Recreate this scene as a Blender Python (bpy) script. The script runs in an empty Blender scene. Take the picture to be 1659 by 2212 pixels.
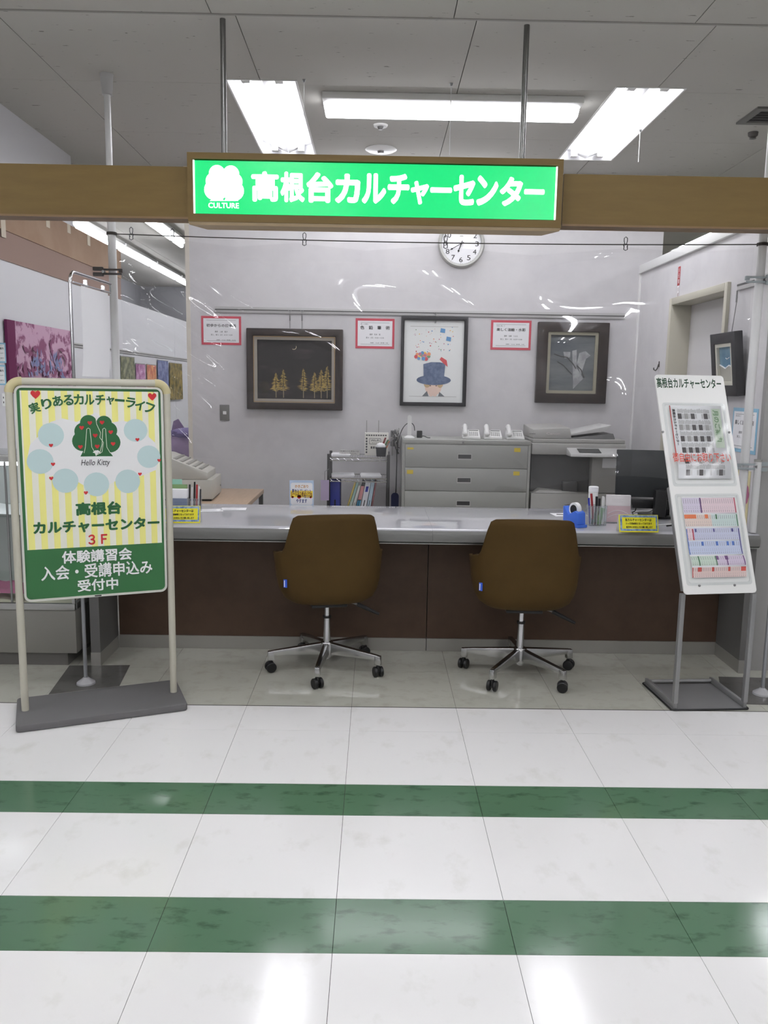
import bpy, bmesh, math, random
from mathutils import Matrix, Vector
rnd = random.Random(7)
PI = math.pi
SC = bpy.context.scene
COL = SC.collection

# ------------------------------------------------------------------ camera
W, H_, F = 1659, 2212, 1786.0
CAMH = 1.45
PITCH, YAW, ROLL = .15142, .01103, .0160
_f = Vector((math.sin(YAW)*math.cos(PITCH), math.cos(YAW)*math.cos(PITCH), -math.sin(PITCH)))
_r = Vector((math.cos(YAW), -math.sin(YAW), 0))
_u = _r.cross(_f)
RIGHT = _r*math.cos(ROLL) + _u*math.sin(ROLL)
UP = _u*math.cos(ROLL) - _r*math.sin(ROLL)
FWD = _f
EYE = Vector((0, 0, CAMH))
cam = bpy.data.cameras.new('camera')
cam.sensor_fit = 'HORIZONTAL'; cam.sensor_width = 36; cam.lens = F/W*36
cam.clip_start = .02; cam.clip_end = 100
camo = bpy.data.objects.new('camera', cam); COL.objects.link(camo)
camo.matrix_world = Matrix(((RIGHT.x, UP.x, -FWD.x, EYE.x), (RIGHT.y, UP.y, -FWD.y, EYE.y), (RIGHT.z, UP.z, -FWD.z, EYE.z), (0, 0, 0, 1)))
SC.camera = camo

# ------------------------------------------------------------------ world, exposure
wd = bpy.data.worlds.new('world'); SC.world = wd; wd.use_nodes = True
wd.node_tree.nodes['Background'].inputs[0].default_value = (.93, .96, 1, 1)
wd.node_tree.nodes['Background'].inputs[1].default_value = .32
SC.view_settings.view_transform = 'Standard'
SC.view_settings.look = 'None'
SC.view_settings.gamma = 1
SC.view_settings.exposure = 0.25
SC.view_settings.use_curve_mapping = False
TUBE = 30.0          # fluorescent tubes over the booth
SHOP_TUBE = 40.0     # the same tubes over the shop floor

# ------------------------------------------------------------------ pixels to places
def _ray(x, y):
    return RIGHT*((x-W/2)/F) - UP*((y-H_/2)/F) + FWD
def atY(x, y, Y):
    d = _ray(x, y); return EYE + d*(Y/d.y)
def atZ(x, y, Z):
    d = _ray(x, y); return EYE + d*((Z-CAMH)/d.z)
def atX(x, y, X):
    d = _ray(x, y); return EYE + d*(X/d.x)
class Frame:
    """an upright local frame whose front looks along its own -y"""
    def __init__(s, loc, rz=0, T=None):
        s.M = Matrix.Translation(loc) @ Matrix.Rotation(rz, 4, 'Z')
        if T is not None: s.M = s.M @ T
        s.I = s.M.inverted()
    def px(s, x, y, yl=0.0):
        e = s.I @ EYE; d = s.I.to_3x3() @ _ray(x, y)
        p = e + d*((yl-e.y)/d.y)
        return p.x, p.z
def rectY(x0, y0, x1, y1, Y):
    """upright rectangle on the plane Y from its pixel box: X0, X1, Z0, Z1"""
    a = atY((x0+x1)/2, y0, Y); b = atY((x0+x1)/2, y1, Y)
    c = atY(x0, (y0+y1)/2, Y); d = atY(x1, (y0+y1)/2, Y)
    return c.x, d.x, b.z, a.z

# ------------------------------------------------------------------ materials
def s2l(c):
    return tuple(((v/255)/12.92 if v/255 <= .04045 else ((v/255+.055)/1.055)**2.4) for v in c)
MATS = {}
def mat(name, rgb, rough=.5, metal=0, spec=.5, emit=0, noise=None, bump=0, alpha=1, trans=0, coat=0):
    """rgb is sRGB 0-255; noise=(rgb2, scale, lo, hi, stretch)"""
    if name in MATS: return MATS[name]
    m = bpy.data.materials.new(name); m.use_nodes = True
    nt = m.node_tree; b = nt.nodes['Principled BSDF']
    c = s2l(rgb)+(1,)
    b.inputs['Base Color'].default_value = c
    b.inputs['Roughness'].default_value = rough
    b.inputs['Metallic'].default_value = metal
    b.inputs['Specular IOR Level'].default_value = spec
    b.inputs['Coat Weight'].default_value = coat
    if emit:
        b.inputs['Emission Color'].default_value = c
        b.inputs['Emission Strength'].default_value = emit
    if noise or bump:
        tc = nt.nodes.new('ShaderNodeTexCoord'); mp = nt.nodes.new('ShaderNodeMapping')
        geo = nt.nodes.new('ShaderNodeNewGeometry')
        nt.links.new(geo.outputs['Position'], mp.inputs['Vector'])
        n = nt.nodes.new('ShaderNodeTexNoise'); nt.links.new(mp.outputs[0], n.inputs['Vector'])
        n.inputs['Detail'].default_value = 6; n.inputs['Roughness'].default_value = .6
        n.inputs['Scale'].default_value = noise[1] if noise else 60
        if noise:
            mp.inputs['Scale'].default_value = noise[4] if len(noise) > 4 else (1, 1, 1)
            r = nt.nodes.new('ShaderNodeMapRange')
            r.inputs['From Min'].default_value = noise[2]; r.inputs['From Max'].default_value = noise[3]
            nt.links.new(n.outputs['Fac'], r.inputs['Value'])
            mx = nt.nodes.new('ShaderNodeMix'); mx.data_type = 'RGBA'
            mx.inputs['A'].default_value = c; mx.inputs['B'].default_value = s2l(noise[0])+(1,)
            nt.links.new(r.outputs[0], mx.inputs['Factor']); nt.links.new(mx.outputs['Result'], b.inputs['Base Color'])
        if bump:
            bp = nt.nodes.new('ShaderNodeBump'); bp.inputs['Strength'].default_value = bump; bp.inputs['Distance'].default_value = .002
            nt.links.new(n.outputs['Fac'], bp.inputs['Height']); nt.links.new(bp.outputs[0], b.inputs['Normal'])
    MATS[name] = m
    return m
def clear(name, tint=(255, 255, 255), gloss=.12, rough=.03, haze=0.0, hazecol=(235, 235, 240), bump=0, bscale=3, edge=.5):
    """thin clear plastic or glass: see-through with a mirror sheen that grows at grazing angles, and a little milkiness"""
    if name in MATS: return MATS[name]
    m = bpy.data.materials.new(name); m.use_nodes = True
    nt = m.node_tree; nt.nodes.clear()
    o = nt.nodes.new('ShaderNodeOutputMaterial')
    t = nt.nodes.new('ShaderNodeBsdfTransparent'); t.inputs[0].default_value = s2l(tint)+(1,)
    g = nt.nodes.new('ShaderNodeBsdfGlossy'); g.inputs['Roughness'].default_value = rough
    d = nt.nodes.new('ShaderNodeBsdfDiffuse'); d.inputs[0].default_value = s2l(hazecol)+(1,)
    m1 = nt.nodes.new('ShaderNodeMixShader'); m1.inputs[0].default_value = haze
    nt.links.new(t.outputs[0], m1.inputs[1]); nt.links.new(d.outputs[0], m1.inputs[2])
    lw = nt.nodes.new('ShaderNodeNewGeometry')
    dt = nt.nodes.new('ShaderNodeVectorMath'); dt.operation = 'DOT_PRODUCT'
    nt.links.new(lw.outputs['Normal'], dt.inputs[0]); nt.links.new(lw.outputs['Incoming'], dt.inputs[1])
    ab = nt.nodes.new('ShaderNodeMath'); ab.operation = 'ABSOLUTE'; nt.links.new(dt.outputs['Value'], ab.inputs[0])
    iv = nt.nodes.new('ShaderNodeMath'); iv.operation = 'SUBTRACT'; iv.inputs[0].default_value = 1; nt.links.new(ab.outputs[0], iv.inputs[1])
    pw = nt.nodes.new('ShaderNodeMath'); pw.operation = 'POWER'; pw.inputs[1].default_value = 5; nt.links.new(iv.outputs[0], pw.inputs[0])
    ml = nt.nodes.new('ShaderNodeMath'); ml.operation = 'MULTIPLY_ADD'; ml.use_clamp = True
    nt.links.new(pw.outputs[0], ml.inputs[0]); ml.inputs[1].default_value = edge*1.6; ml.inputs[2].default_value = gloss*.3
    m2 = nt.nodes.new('ShaderNodeMixShader')
    nt.links.new(ml.outputs[0], m2.inputs[0]); nt.links.new(m1.outputs[0], m2.inputs[1]); nt.links.new(g.outputs[0], m2.inputs[2])
    nt.links.new(m2.outputs[0], o.inputs[0])
    if bump:
        n = nt.nodes.new('ShaderNodeTexNoise'); n.inputs['Scale'].default_value = bscale; n.inputs['Detail'].default_value = 2
        bp = nt.nodes.new('ShaderNodeBump'); bp.inputs['Strength'].default_value = bump; bp.inputs['Distance'].default_value = .02
        nt.links.new(n.outputs['Fac'], bp.inputs['Height'])
        nt.links.new(bp.outputs[0], g.inputs['Normal'])
    MATS[name] = m
    return m
def glow(name, rgb, strength):
    if name in MATS: return MATS[name]
    m = bpy.data.materials.new(name); m.use_nodes = True
    nt = m.node_tree; nt.nodes.clear()
    o = nt.nodes.new('ShaderNodeOutputMaterial'); e = nt.nodes.new('ShaderNodeEmission')
    e.inputs[0].default_value = s2l(rgb)+(1,); e.inputs[1].default_value = strength
    nt.links.new(e.outputs[0], o.inputs[0]); MATS[name] = m
    return m

# ------------------------------------------------------------------ mesh building
class MB:
    def __init__(s): s.v = []; s.f = []
    def add(s, vs, fs):
        o = len(s.v); s.v += [Vector(p) for p in vs]; s.f += [tuple(i+o for i in q) for q in fs]; return s
    def box(s, x0, x1, y0, y1, z0, z1):
        return s.add([(x0,y0,z0),(x1,y0,z0),(x1,y1,z0),(x0,y1,z0),(x0,y0,z1),(x1,y0,z1),(x1,y1,z1),(x0,y1,z1)],
                     [(0,3,2,1),(4,5,6,7),(0,1,5,4),(1,2,6,5),(2,3,7,6),(3,0,4,7)])
    def hexa(s, lo, hi):
        """eight corners: four below, four above, both counter-clockwise"""
        return s.add(list(lo)+list(hi), [(0,3,2,1),(4,5,6,7),(0,1,5,4),(1,2,6,5),(2,3,7,6),(3,0,4,7)])
    def quad(s, *p): return s.add(p, [tuple(range(len(p)))])
    def rect(s, x0, x1, z0, z1, y=0.0): return s.quad((x0,y,z0),(x1,y,z0),(x1,y,z1),(x0,y,z1))
    def disc(s, cx, cz, r, y=0.0, n=24, rz=None):
        rz = rz or r
        return s.quad(*[(cx+r*math.cos(2*PI*i/n), y, cz+rz*math.sin(2*PI*i/n)) for i in range(n)])
    def cyl(s, p, q, r, n=14, r2=None, caps=True):
        p, q = Vector(p), Vector(q); r2 = r if r2 is None else r2
        d = (q-p).normalized(); a = d.orthogonal().normalized(); b = d.cross(a)
        vs = [p+(a*math.cos(2*PI*i/n)+b*math.sin(2*PI*i/n))*r for i in range(n)] + [q+(a*math.cos(2*PI*i/n)+b*math.sin(2*PI*i/n))*r2 for i in range(n)]
        fs = [(i, (i+1) % n, n+(i+1) % n, n+i) for i in range(n)]
        if caps: fs += [tuple(range(n-1, -1, -1)), tuple(range(n, 2*n))]
        return s.add(vs, fs)
    def tube(s, pts, r, n=8, closed=False):
        src = [Vector(p) for p in pts]; pts = [src[0]]
        for p in src[1:]:
            if (p-pts[-1]).length > 1e-6: pts.append(p)
        k = len(pts); vs = []; a = None
        for i, p in enumerate(pts):
            if closed: d = (pts[(i+1) % k]-pts[i-1]).normalized()
            else: d = (pts[min(i+1, k-1)]-pts[max(i-1, 0)]).normalized()
            a = d.orthogonal().normalized() if a is None else (a-d*a.dot(d)).normalized()
            b = d.cross(a)
            vs += [p+(a*math.cos(2*PI*j/n)+b*math.sin(2*PI*j/n))*r for j in range(n)]
        fs = []
        for i in range(k if closed else k-1):
            for j in range(n):
                i2 = (i+1) % k
                fs.append((i*n+j, i*n+(j+1) % n, i2*n+(j+1) % n, i2*n+j))
        if not closed: fs += [tuple(range(n-1, -1, -1)), tuple((k-1)*n+j for j in range(n))]
        return s.add(vs, fs)
    def lathe(s, prof, c=(0, 0, 0), n=24):
        vs = []; k = len(prof)
        for r, z in prof:
            vs += [(c[0]+r*math.cos(2*PI*i/n), c[1]+r*math.sin(2*PI*i/n), c[2]+z) for i in range(n)]
        fs = [(j*n+i, j*n+(i+1) % n, (j+1)*n+(i+1) % n, (j+1)*n+i) for j in range(k-1) for i in range(n)]
        fs += [tuple(range(n-1, -1, -1)), tuple((k-1)*n+i for i in range(n))]
        return s.add(vs, fs)
    def prism(s, poly, y0, y1):
        n = len(poly)
        vs = [(x, y0, z) for x, z in poly]+[(x, y1, z) for x, z in poly]
        return s.add(vs, [tuple(range(n)), tuple(range(2*n-1, n-1, -1))]+[(i, n+i, n+(i+1) % n, (i+1) % n) for i in range(n)])
    def prismz(s, poly, z0, z1):
        n = len(poly)
        vs = [(x, y, z0) for x, y in poly]+[(x, y, z1) for x, y in poly]
        return s.add(vs, [tuple(range(n-1, -1, -1)), tuple(range(n, 2*n))]+[(i, (i+1) % n, n+(i+1) % n, n+i) for i in range(n)])
    def prismx(s, poly, x0, x1):
        n = len(poly)
        vs = [(x0, y, z) for y, z in poly]+[(x1, y, z) for y, z in poly]
        return s.add(vs, [tuple(range(n-1, -1, -1)), tuple(range(n, 2*n))]+[(i, (i+1) % n, n+(i+1) % n, n+i) for i in range(n)])
    def grid(s, fn, nu, nv, cu=False):
        vs = [fn(i/nu, j/nv) for j in range(nv+1) for i in range(nu+(0 if cu else 1))]
        w = nu+(0 if cu else 1)
        fs = []
        for j in range(nv):
            for i in range(nu):
                a = j*w+i; b = j*w+(i+1) % w if cu else a+1
                fs.append((a, b, b+w, a+w))
        return s.add(vs, fs)
    def ball(s, c, r, n=12, m=8):
        if not hasattr(r, '__len__'): r = (r, r, r)
        return s.grid(lambda u, v: (c[0]+r[0]*math.cos(2*PI*u)*math.sin(PI*(.001+.998*v)), c[1]+r[1]*math.sin(2*PI*u)*math.sin(PI*(.001+.998*v)), c[2]-r[2]*math.cos(PI*v)), n, m, cu=True)
    def ring(s, outer, inner, y0, y1):
        """a frame between two outlines with the same number of points, extruded along y"""
        n = len(outer)
        vs = [(x, y0, z) for x, z in outer]+[(x, y0, z) for x, z in inner]+[(x, y1, z) for x, z in outer]+[(x, y1, z) for x, z in inner]
        fs = []
        for i in range(n):
            j = (i+1) % n
            fs += [(i, j, n+j, n+i), (2*n+i, 3*n+i, 3*n+j, 2*n+j), (i, 2*n+i, 2*n+j, j), (n+i, n+j, 3*n+j, 3*n+i)]
        return s.add(vs, fs)
    def xf(s, M):
        s.v = [M @ p for p in s.v]; return s
def rrect(x0, x1, z0, z1, r, n=5):
    out = []
    for cx, cz, a0 in ((x1-r, z1-r, 0), (x0+r, z1-r, PI/2), (x0+r, z0+r, PI), (x1-r, z0+r, 1.5*PI)):
        out += [(cx+r*math.cos(a0+PI/2*i/n), cz+r*math.sin(a0+PI/2*i/n)) for i in range(n+1)]
    return out
def R4(x0, x1, z0, z1): return [(x1, z1), (x0, z1), (x0, z0), (x1, z0)]
def bez(p0, p1, p2, p3, n=12):
    p0, p1, p2, p3 = map(Vector, (p0, p1, p2, p3)); o = []
    for i in range(n+1):
        t = i/n; o.append(p0*(1-t)**3+p1*3*t*(1-t)**2+p2*3*t*t*(1-t)+p3*t**3)
    return o
def link(name, me, m, parent):
    o = bpy.data.objects.new(name, me); COL.objects.link(o)
    if m is not None: me.materials.append(m)
    if parent is not None: o.parent = parent
    return o
def tag(o, label, cat, group=None, kind=None):
    if label: o['label'] = label
    if cat: o['category'] = cat
    if group: o['group'] = group
    if kind: o['kind'] = kind
    return o
def ob(name, mb, m, parent=None, bevel=0, smooth=False, label=None, cat=None, group=None, kind=None, seg=2, solid=0):
    me = bpy.data.meshes.new(name)
    bm = bmesh.new()
    vs = [bm.verts.new(p) for p in mb.v]
    for f in mb.f:
        try: bm.faces.new([vs[i] for i in f])
        except ValueError: pass
    if any(len(f) > 2 for f in mb.f) and len(mb.f) > 1: bmesh.ops.recalc_face_normals(bm, faces=bm.faces)
    if bevel:
        es = [e for e in bm.edges if len(e.link_faces) == 2 and e.calc_face_angle(0) > .6]
        bmesh.ops.bevel(bm, geom=es, offset=bevel, segments=seg, profile=.5, affect='EDGES')
    bm.to_mesh(me); bm.free()
    if smooth or bevel:
        me.polygons.foreach_set('use_smooth', [True]*len(me.polygons))
        me.set_sharp_from_angle(angle=.62)
    o = link(name, me, m, parent)
    if solid:
        md = o.modifiers.new('thickness', 'SOLIDIFY'); md.thickness = solid; md.offset = -1
    return tag(o, label, cat, group, kind)
def thing(name, label, cat, loc=(0, 0, 0), rz=0, group=None, kind=None):
    o = bpy.data.objects.new(name, None); COL.objects.link(o)
    o.empty_display_size = .05
    o.location = loc; o.rotation_euler = (0, 0, rz)
    return tag(o, label, cat, group, kind)
def dup(root, loc=None, rz=None, label=None, group=None):
    def cp(o, par):
        c = o.copy(); COL.objects.link(c)
        if par is not None: c.parent = par
        for ch in o.children: cp(ch, c)
        return c
    r = cp(root, None)
    if loc is not None: r.location = loc
    if rz is not None: r.rotation_euler = (0, 0, rz)
    if label: r['label'] = label
    if group: r['group'] = group
    return r
_fc = {}
def glyphs(s, bold=0.0, res=3, spacing=1.0, shear=0.0):
    """outline of a line of writing as plain triangles (unit: em), with its bounding box"""
    k = (s, bold, res, spacing, shear)
    if k in _fc: return _fc[k]
    cu = bpy.data.curves.new('lettering', 'FONT'); cu.body = s; cu.resolution_u = res
    cu.offset = bold; cu.space_character = spacing; cu.shear = shear
    o = bpy.data.objects.new('lettering', cu); COL.objects.link(o)
    dg = bpy.context.evaluated_depsgraph_get()
    me = bpy.data.meshes.new_from_object(o.evaluated_get(dg))
    vs = [tuple(v.co) for v in me.vertices]; fs = [tuple(p.vertices) for p in me.polygons]
    bpy.data.objects.remove(o); bpy.data.curves.remove(cu); bpy.data.meshes.remove(me)
    if not vs: vs = [(0, 0, 0)]
    bb = (min(v[0] for v in vs), max(v[0] for v in vs), min(v[1] for v in vs), max(v[1] for v in vs))
    _fc[k] = (vs, fs, bb); return _fc[k]
def write(mb, s, u0, u1, v0, v1, y=-.001, bold=0.0, res=3, spacing=1.0, shear=0.0, rot=0, skew=0.0):
    """fit a line of writing into a rectangle of the local x-z plane; rot=90 reads downwards, skew lifts the right end"""
    vs, fs, bb = glyphs(s, 0.0, res, spacing, shear)
    # heavier strokes: the same outline laid a few times around its place
    offs = [(0, 0)] + ([(bold*math.cos(q*PI/4), bold*math.sin(q*PI/4)) for q in range(8)] if bold else [])
    sx = max(bb[1]-bb[0]+2*bold, 1e-6); sy = max(bb[3]-bb[2]+2*bold, 1e-6)
    for n_, (ox, oy) in enumerate(offs):
        out = []
        for p in vs:
            a = (p[0]+ox-bb[0]+bold)/sx; b = (p[1]+oy-bb[2]+bold)/sy
            if rot == 90: a, b = b, 1-a
            out.append((u0+a*(u1-u0), y-n_*2e-6, v0+b*(v1-v0)+skew*(a-.5)))
        mb.add(out, fs)
    return mb

# ================================================================== the setting
CEIL = 3.0; BACK = 6.32; RW = 1.95; LW = -2.16
M_tile = mat('floor_vinyl_white', (238, 237, 236), .13, spec=.5, bump=.06, noise=((226, 225, 221), 9, .56, .74, (1, .7, 1)))
M_green = mat('floor_vinyl_green', (78, 110, 85), .13, spec=.5, bump=.06, noise=((56, 86, 64), 17, .54, .68, (.6, 1.3, 1)))
M_inner = mat('floor_vinyl_beige', (184, 184, 173), .05, spec=.55, noise=((173, 172, 160), 12, .5, .7))
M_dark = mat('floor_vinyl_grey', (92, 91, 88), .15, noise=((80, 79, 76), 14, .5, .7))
M_gap = mat('floor_joint', (70, 68, 64), .8)
M_wall = mat('wall_cloth', (209, 207, 208), .8, noise=((201, 199, 201), 5, .4, .7), bump=.05)
M_wall2 = mat('wall_panel_white', (222, 222, 226), .6)
M_ceil = mat('ceiling_board', (184, 182, 176), .9, noise=((112, 109, 100), 30, .66, .69, (.4, 1.5, 1)))
M_white = mat('white_paint', (232, 232, 230), .4)
M_wood = mat('light_wood', (104, 85, 46), .6, spec=.3, noise=((97, 78, 41), 4, .35, .7, (1, 1, 6)))
M_beige = mat('beige_metal', (190, 186, 170), .45)
M_grey = mat('grey_paint', (150, 149, 145), .45)
M_black = mat('black_plastic', (18, 18, 19), .4)
M_chrome = mat('chrome', (205, 205, 208), .16, metal=1)
M_steel = mat('steel', (150, 150, 150), .32, metal=1)
M_alu = mat('aluminium', (170, 170, 168), .38, metal=1)
M_ink = mat('ink_black', (28, 28, 30), .7)
M_paper = mat('paper_white', (238, 238, 240), .7)

floor = ob('floor', MB().box(-9, 7, -9, 15, -.12, -.004), M_gap, kind='structure', label='glossy vinyl tile floor with two green stripes')
xs = [-.094+.477*k for k in range(-7, 7)]
rows = [(.509, .986, M_tile), (.986, 1.463, M_tile), (1.463, 1.939, M_tile), (1.939, 2.169, M_green), (2.169, 2.632, M_tile), (2.632, 2.854, M_green),
        (2.854, 3.33, M_tile), (3.33, 3.594, M_tile), (3.60, 4.075, M_inner), (4.075, 4.55, M_inner)]
G = .0007
cache = {}
for (y0, y1, m) in rows:
    for x0 in xs[:-1]:
        key = (round(y1-y0, 3), m.name)
        x1 = x0+.477
        if key not in cache:
            t = ob('floor_tile', MB().box(G, .477-G, G, y1-y0-G, -.004, 0), m, floor)
            cache[key] = t
        else:
            t = cache[key].copy(); COL.objects.link(t); t.parent = floor
        t.location = (x0, y0, 0)
ob('floor_sheet', MB().box(-9, 7, -9, .509, -.004, 0), M_tile, floor)
ob('floor_sheet', MB().box(-9, xs[0], .509, 3.594, -.004, 0).box(xs[-1], 7, .509, 3.594, -.004, 0), M_tile, floor)
ob('floor_sheet', MB().box(-9, xs[0], 3.6, 4.55, -.004, 0).box(xs[-1], 7, 3.6, 4.55, -.004, 0).box(-9, 7, 4.55, 15, -.004, 0), M_inner, floor)
ob('threshold_strip', MB().box(-9, 7, 3.5945, 3.5995, -.004, .0006), M_gap, floor)
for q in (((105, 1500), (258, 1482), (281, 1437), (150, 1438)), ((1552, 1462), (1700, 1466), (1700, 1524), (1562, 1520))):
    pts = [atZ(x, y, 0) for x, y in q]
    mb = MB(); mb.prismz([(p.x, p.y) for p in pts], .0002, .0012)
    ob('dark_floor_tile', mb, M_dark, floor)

# ceiling: a dark slab behind separate boards, holes left for the recessed lights
LH = []      # x0,x1,y0,y1 of recessed fixtures
for lx in (-.62, 1.40):
    for ly in (4.56,): LH.append((lx-.18, lx+.18, ly, ly+1.38))
for lx in (-4.7, -2.65, -.62, 1.40, 3.45):
    for ly in (1.75, -1.0, -3.7, -6.4): LH.append((lx-.18, lx+.18, ly, ly+1.38))
LH += [(3.27, 3.63, 5.2, 6.58), (3.27, 3.63, 8.2, 9.58), (-.8, -.44, 6.7, 8.08), (-.8, -.44, 8.4, 9.78), (-.8, -.44, 10.2, 11.58)]  # unseen lights added to brighten beyond the right partition and the gallery wall
ceiling = ob('ceiling', MB().box(-9, 7, -9, 15, CEIL+.14, CEIL+.2), M_gap, kind='structure', label='pale grey ceiling boards with fine dark specks')
def cut(rects, h):
    out = []
    for (a, b, c, d) in rects:
        if h[0] >= b or h[1] <= a or h[2] >= d or h[3] <= c: out.append((a, b, c, d)); continue
        if h[2] > c: out.append((a, b, c, h[2]))
        if h[3] < d: out.append((a, b, h[3], d))
        lo, hi = max(c, h[2]), min(d, h[3])
        if h[0] > a: out.append((a, h[0], lo, hi))
        if h[1] < b: out.append((h[1], b, lo, hi))
    return out
jx = [-.625+1.03*k for k in range(-8, 8)]
ry = [3.80, 4.62, 5.5, 6.4, 8.2, 10, 12, 15]
ry2 = [-9, -7.4, -5.6, -3.8, -2, -.2, 1.0, 2.0, 2.9, 3.79]
def boards(xl, yl, shift):
    for i in range(len(xl)-1):
        for j in range(len(yl)-1):
            a, b, c, d = xl[i]+shift+.002, xl[i+1]+shift-.002, yl[j]+.001, yl[j+1]-.001
            rs = [(a, b, c, d)]
            for h in LH: rs = cut(rs, h)
            mb = MB()
            for r in rs: mb.box(r[0], r[1], r[2], r[3], CEIL, CEIL+.012)
            if rs: ob('ceiling_board', mb, M_ceil, ceiling)
boards(jx, ry, 0)
boards(jx, ry2, -.10)
ob('ceiling_bead', MB().box(-9, 7, 3.789, 3.801, CEIL-.004, CEIL+.01), mat('bead_grey', (150, 148, 142), .6), ceiling)

# walls
wb = ob('wall_back', MB().box(-1.40, RW+.15, BACK, BACK+.12, 0, CEIL), M_wall, kind='structure', label='off-white back wall behind the counter')
ob('wall_edge_trim', MB().box(-1.425, -1.395, BACK-.006, BACK+.126, 0, CEIL), mat('cream_trim', (214, 208, 196), .5), wb)
wr = thing('wall_right', 'off-white right partition wall with a door and top rail', None, kind='structure')
DY0, DY1, DZ = 4.69, 5.61, 2.05
ob('wall_panel', MB().box(RW, RW+.15, 4.2, DY0, 0, 2.34), M_wall, wr)
ob('wall_panel', MB().box(RW, RW+.15, DY1, BACK, 0, 2.34), M_wall, wr)
ob('wall_panel', MB().box(RW, RW+.15, DY0, DY1, DZ, 2.34), M_wall, wr)
ob('top_rail', MB().box(RW-.02, RW+.17, 4.18, BACK-.002, 2.30, 2.36), M_white, wr, bevel=.004)
ob('corner_strip', MB().box(RW-.012, RW, BACK-.02, BACK-.001, 0, 2.3), M_white, wr)
ob('end_post', MB().box(RW-.002, RW+.16, 4.16, 4.2, 0, 2.34), mat('wall_end_grey', (150, 149, 147), .6), wr)
d1 = thing('door_1', 'plain grey door in a beige frame on the right wall', None, kind='structure')
ob('door_jamb', MB().box(RW-.02, RW+.148, DY1-.04, DY1-.001, 0, DZ-.001), M_beige, d1, bevel=.003)
ob('door_jamb', MB().box(RW-.02, RW+.148, DY0+.001, DY0+.04, 0, DZ-.001), M_beige, d1, bevel=.003)
ob('door_head', MB().box(RW-.02, RW+.148, DY0+.041, DY1-.041, DZ-.045, DZ-.001), M_beige, d1, bevel=.003)
ob('door_leaf', MB().box(RW+.115, RW+.147, DY0+.041, DY1-.041, .01, DZ-.046), mat('door_grey', (206, 204, 204), .6), d1)
ob('door_knob', MB().lathe([(.0, 0), (.012, 0), (.012, .03), (.026, .04), (.026, .06), (.0, .065)], n=14).xf(Matrix.Translation((RW+.115, DY0+.11, .95)) @ Matrix.Rotation(-PI/2, 4, 'Y')), M_steel, d1, smooth=True)

wl = thing('wall_left', 'white gallery partition along the left side', None, kind='structure')
for y0, y1 in ((4.6, 6.8), (6.8, 9.0), (9.0, 11.2), (11.2, 14)):
    ob('partition_panel', MB().box(LW-.06, LW, y0+.004, y1-.004, 0, 2.13), M_wall2, wl)
ob('partition_panel', MB().box(-3.9, LW-.004, 4.6, 4.66, 0, 2.13), M_wall2, wl)
M_board = mat('brown_board', (164, 138, 116), .75, noise=((156, 128, 106), 3, .4, .6))
ob('brown_board', MB().box(LW-.05, LW+.012, 4.62, 7.15, 2.30, 2.52), M_board, wl)
ob('brown_board', MB().box(LW-.05, LW+.006, 4.62, 7.15, 2.13, 2.30), mat('brown_board_dull', (150, 126, 116), .75), wl)
ob('brown_board', MB().box(-3.9, LW, 4.58, 4.62, 2.13, 2.52), M_board, wl)
for k, (x, y0, y1) in enumerate(((6, 466, 512), (103, 467, 491), (148, 472, 503), (191, 498, 530))):
    a = atX(x, y0, LW+.013); b = atX(x, y1, LW+.013); yy = max(4.64, min(6.9, a.y))
    ob('masking_tape', MB().box(LW+.012, LW+.0135, yy-.03, yy+.03, b.z, min(a.z, 2.52)), mat('tape_cream', (205, 194, 176), .6), wl)
ob('upper_panel', MB().box(LW-.06, LW, 4.6, 6.1, 2.52, CEIL), M_wall2, wl)
ob('upper_post', MB().box(LW-.09, LW-.062, 6.20, 6.23, 0, CEIL), M_grey, wl)
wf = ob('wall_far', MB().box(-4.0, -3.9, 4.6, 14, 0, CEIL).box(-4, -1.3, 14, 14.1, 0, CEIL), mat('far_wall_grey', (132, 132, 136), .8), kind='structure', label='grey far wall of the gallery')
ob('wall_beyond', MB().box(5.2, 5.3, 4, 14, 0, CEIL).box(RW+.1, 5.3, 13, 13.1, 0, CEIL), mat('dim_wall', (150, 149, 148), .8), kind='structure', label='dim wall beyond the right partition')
ob('wall_shop', MB().box(-9, 7, -9.1, -9, 0, CEIL).box(-9.1, -9, -9, 15, 0, CEIL).box(7, 7.1, -9, 15, 0, CEIL), mat('shop_wall', (205, 205, 205), .8), kind='structure', label='shop wall behind the viewer')

# wooden fascia beam left and right of the lit sign
FZ0, FZ1 = 2.168, 2.386
def fascia(name, x0, x1):
    t = thing(name, 'light wooden fascia beam '+('left' if x0 < 0 else 'right')+' of the green sign', None, kind='structure')
    ob('fascia_board', MB().box(x0, x1, 3.82, 3.90, FZ0+.006, FZ1), M_wood, t)
    ob('fascia_lip', MB().box(x0, x1, 3.812, 3.908, FZ0-.004, FZ0+.005), mat('wood_edge', (110, 86, 56), .5), t)
fascia('trim_1', -6.5, -.842)
fascia('trim_2', .812, 4.5)

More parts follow.
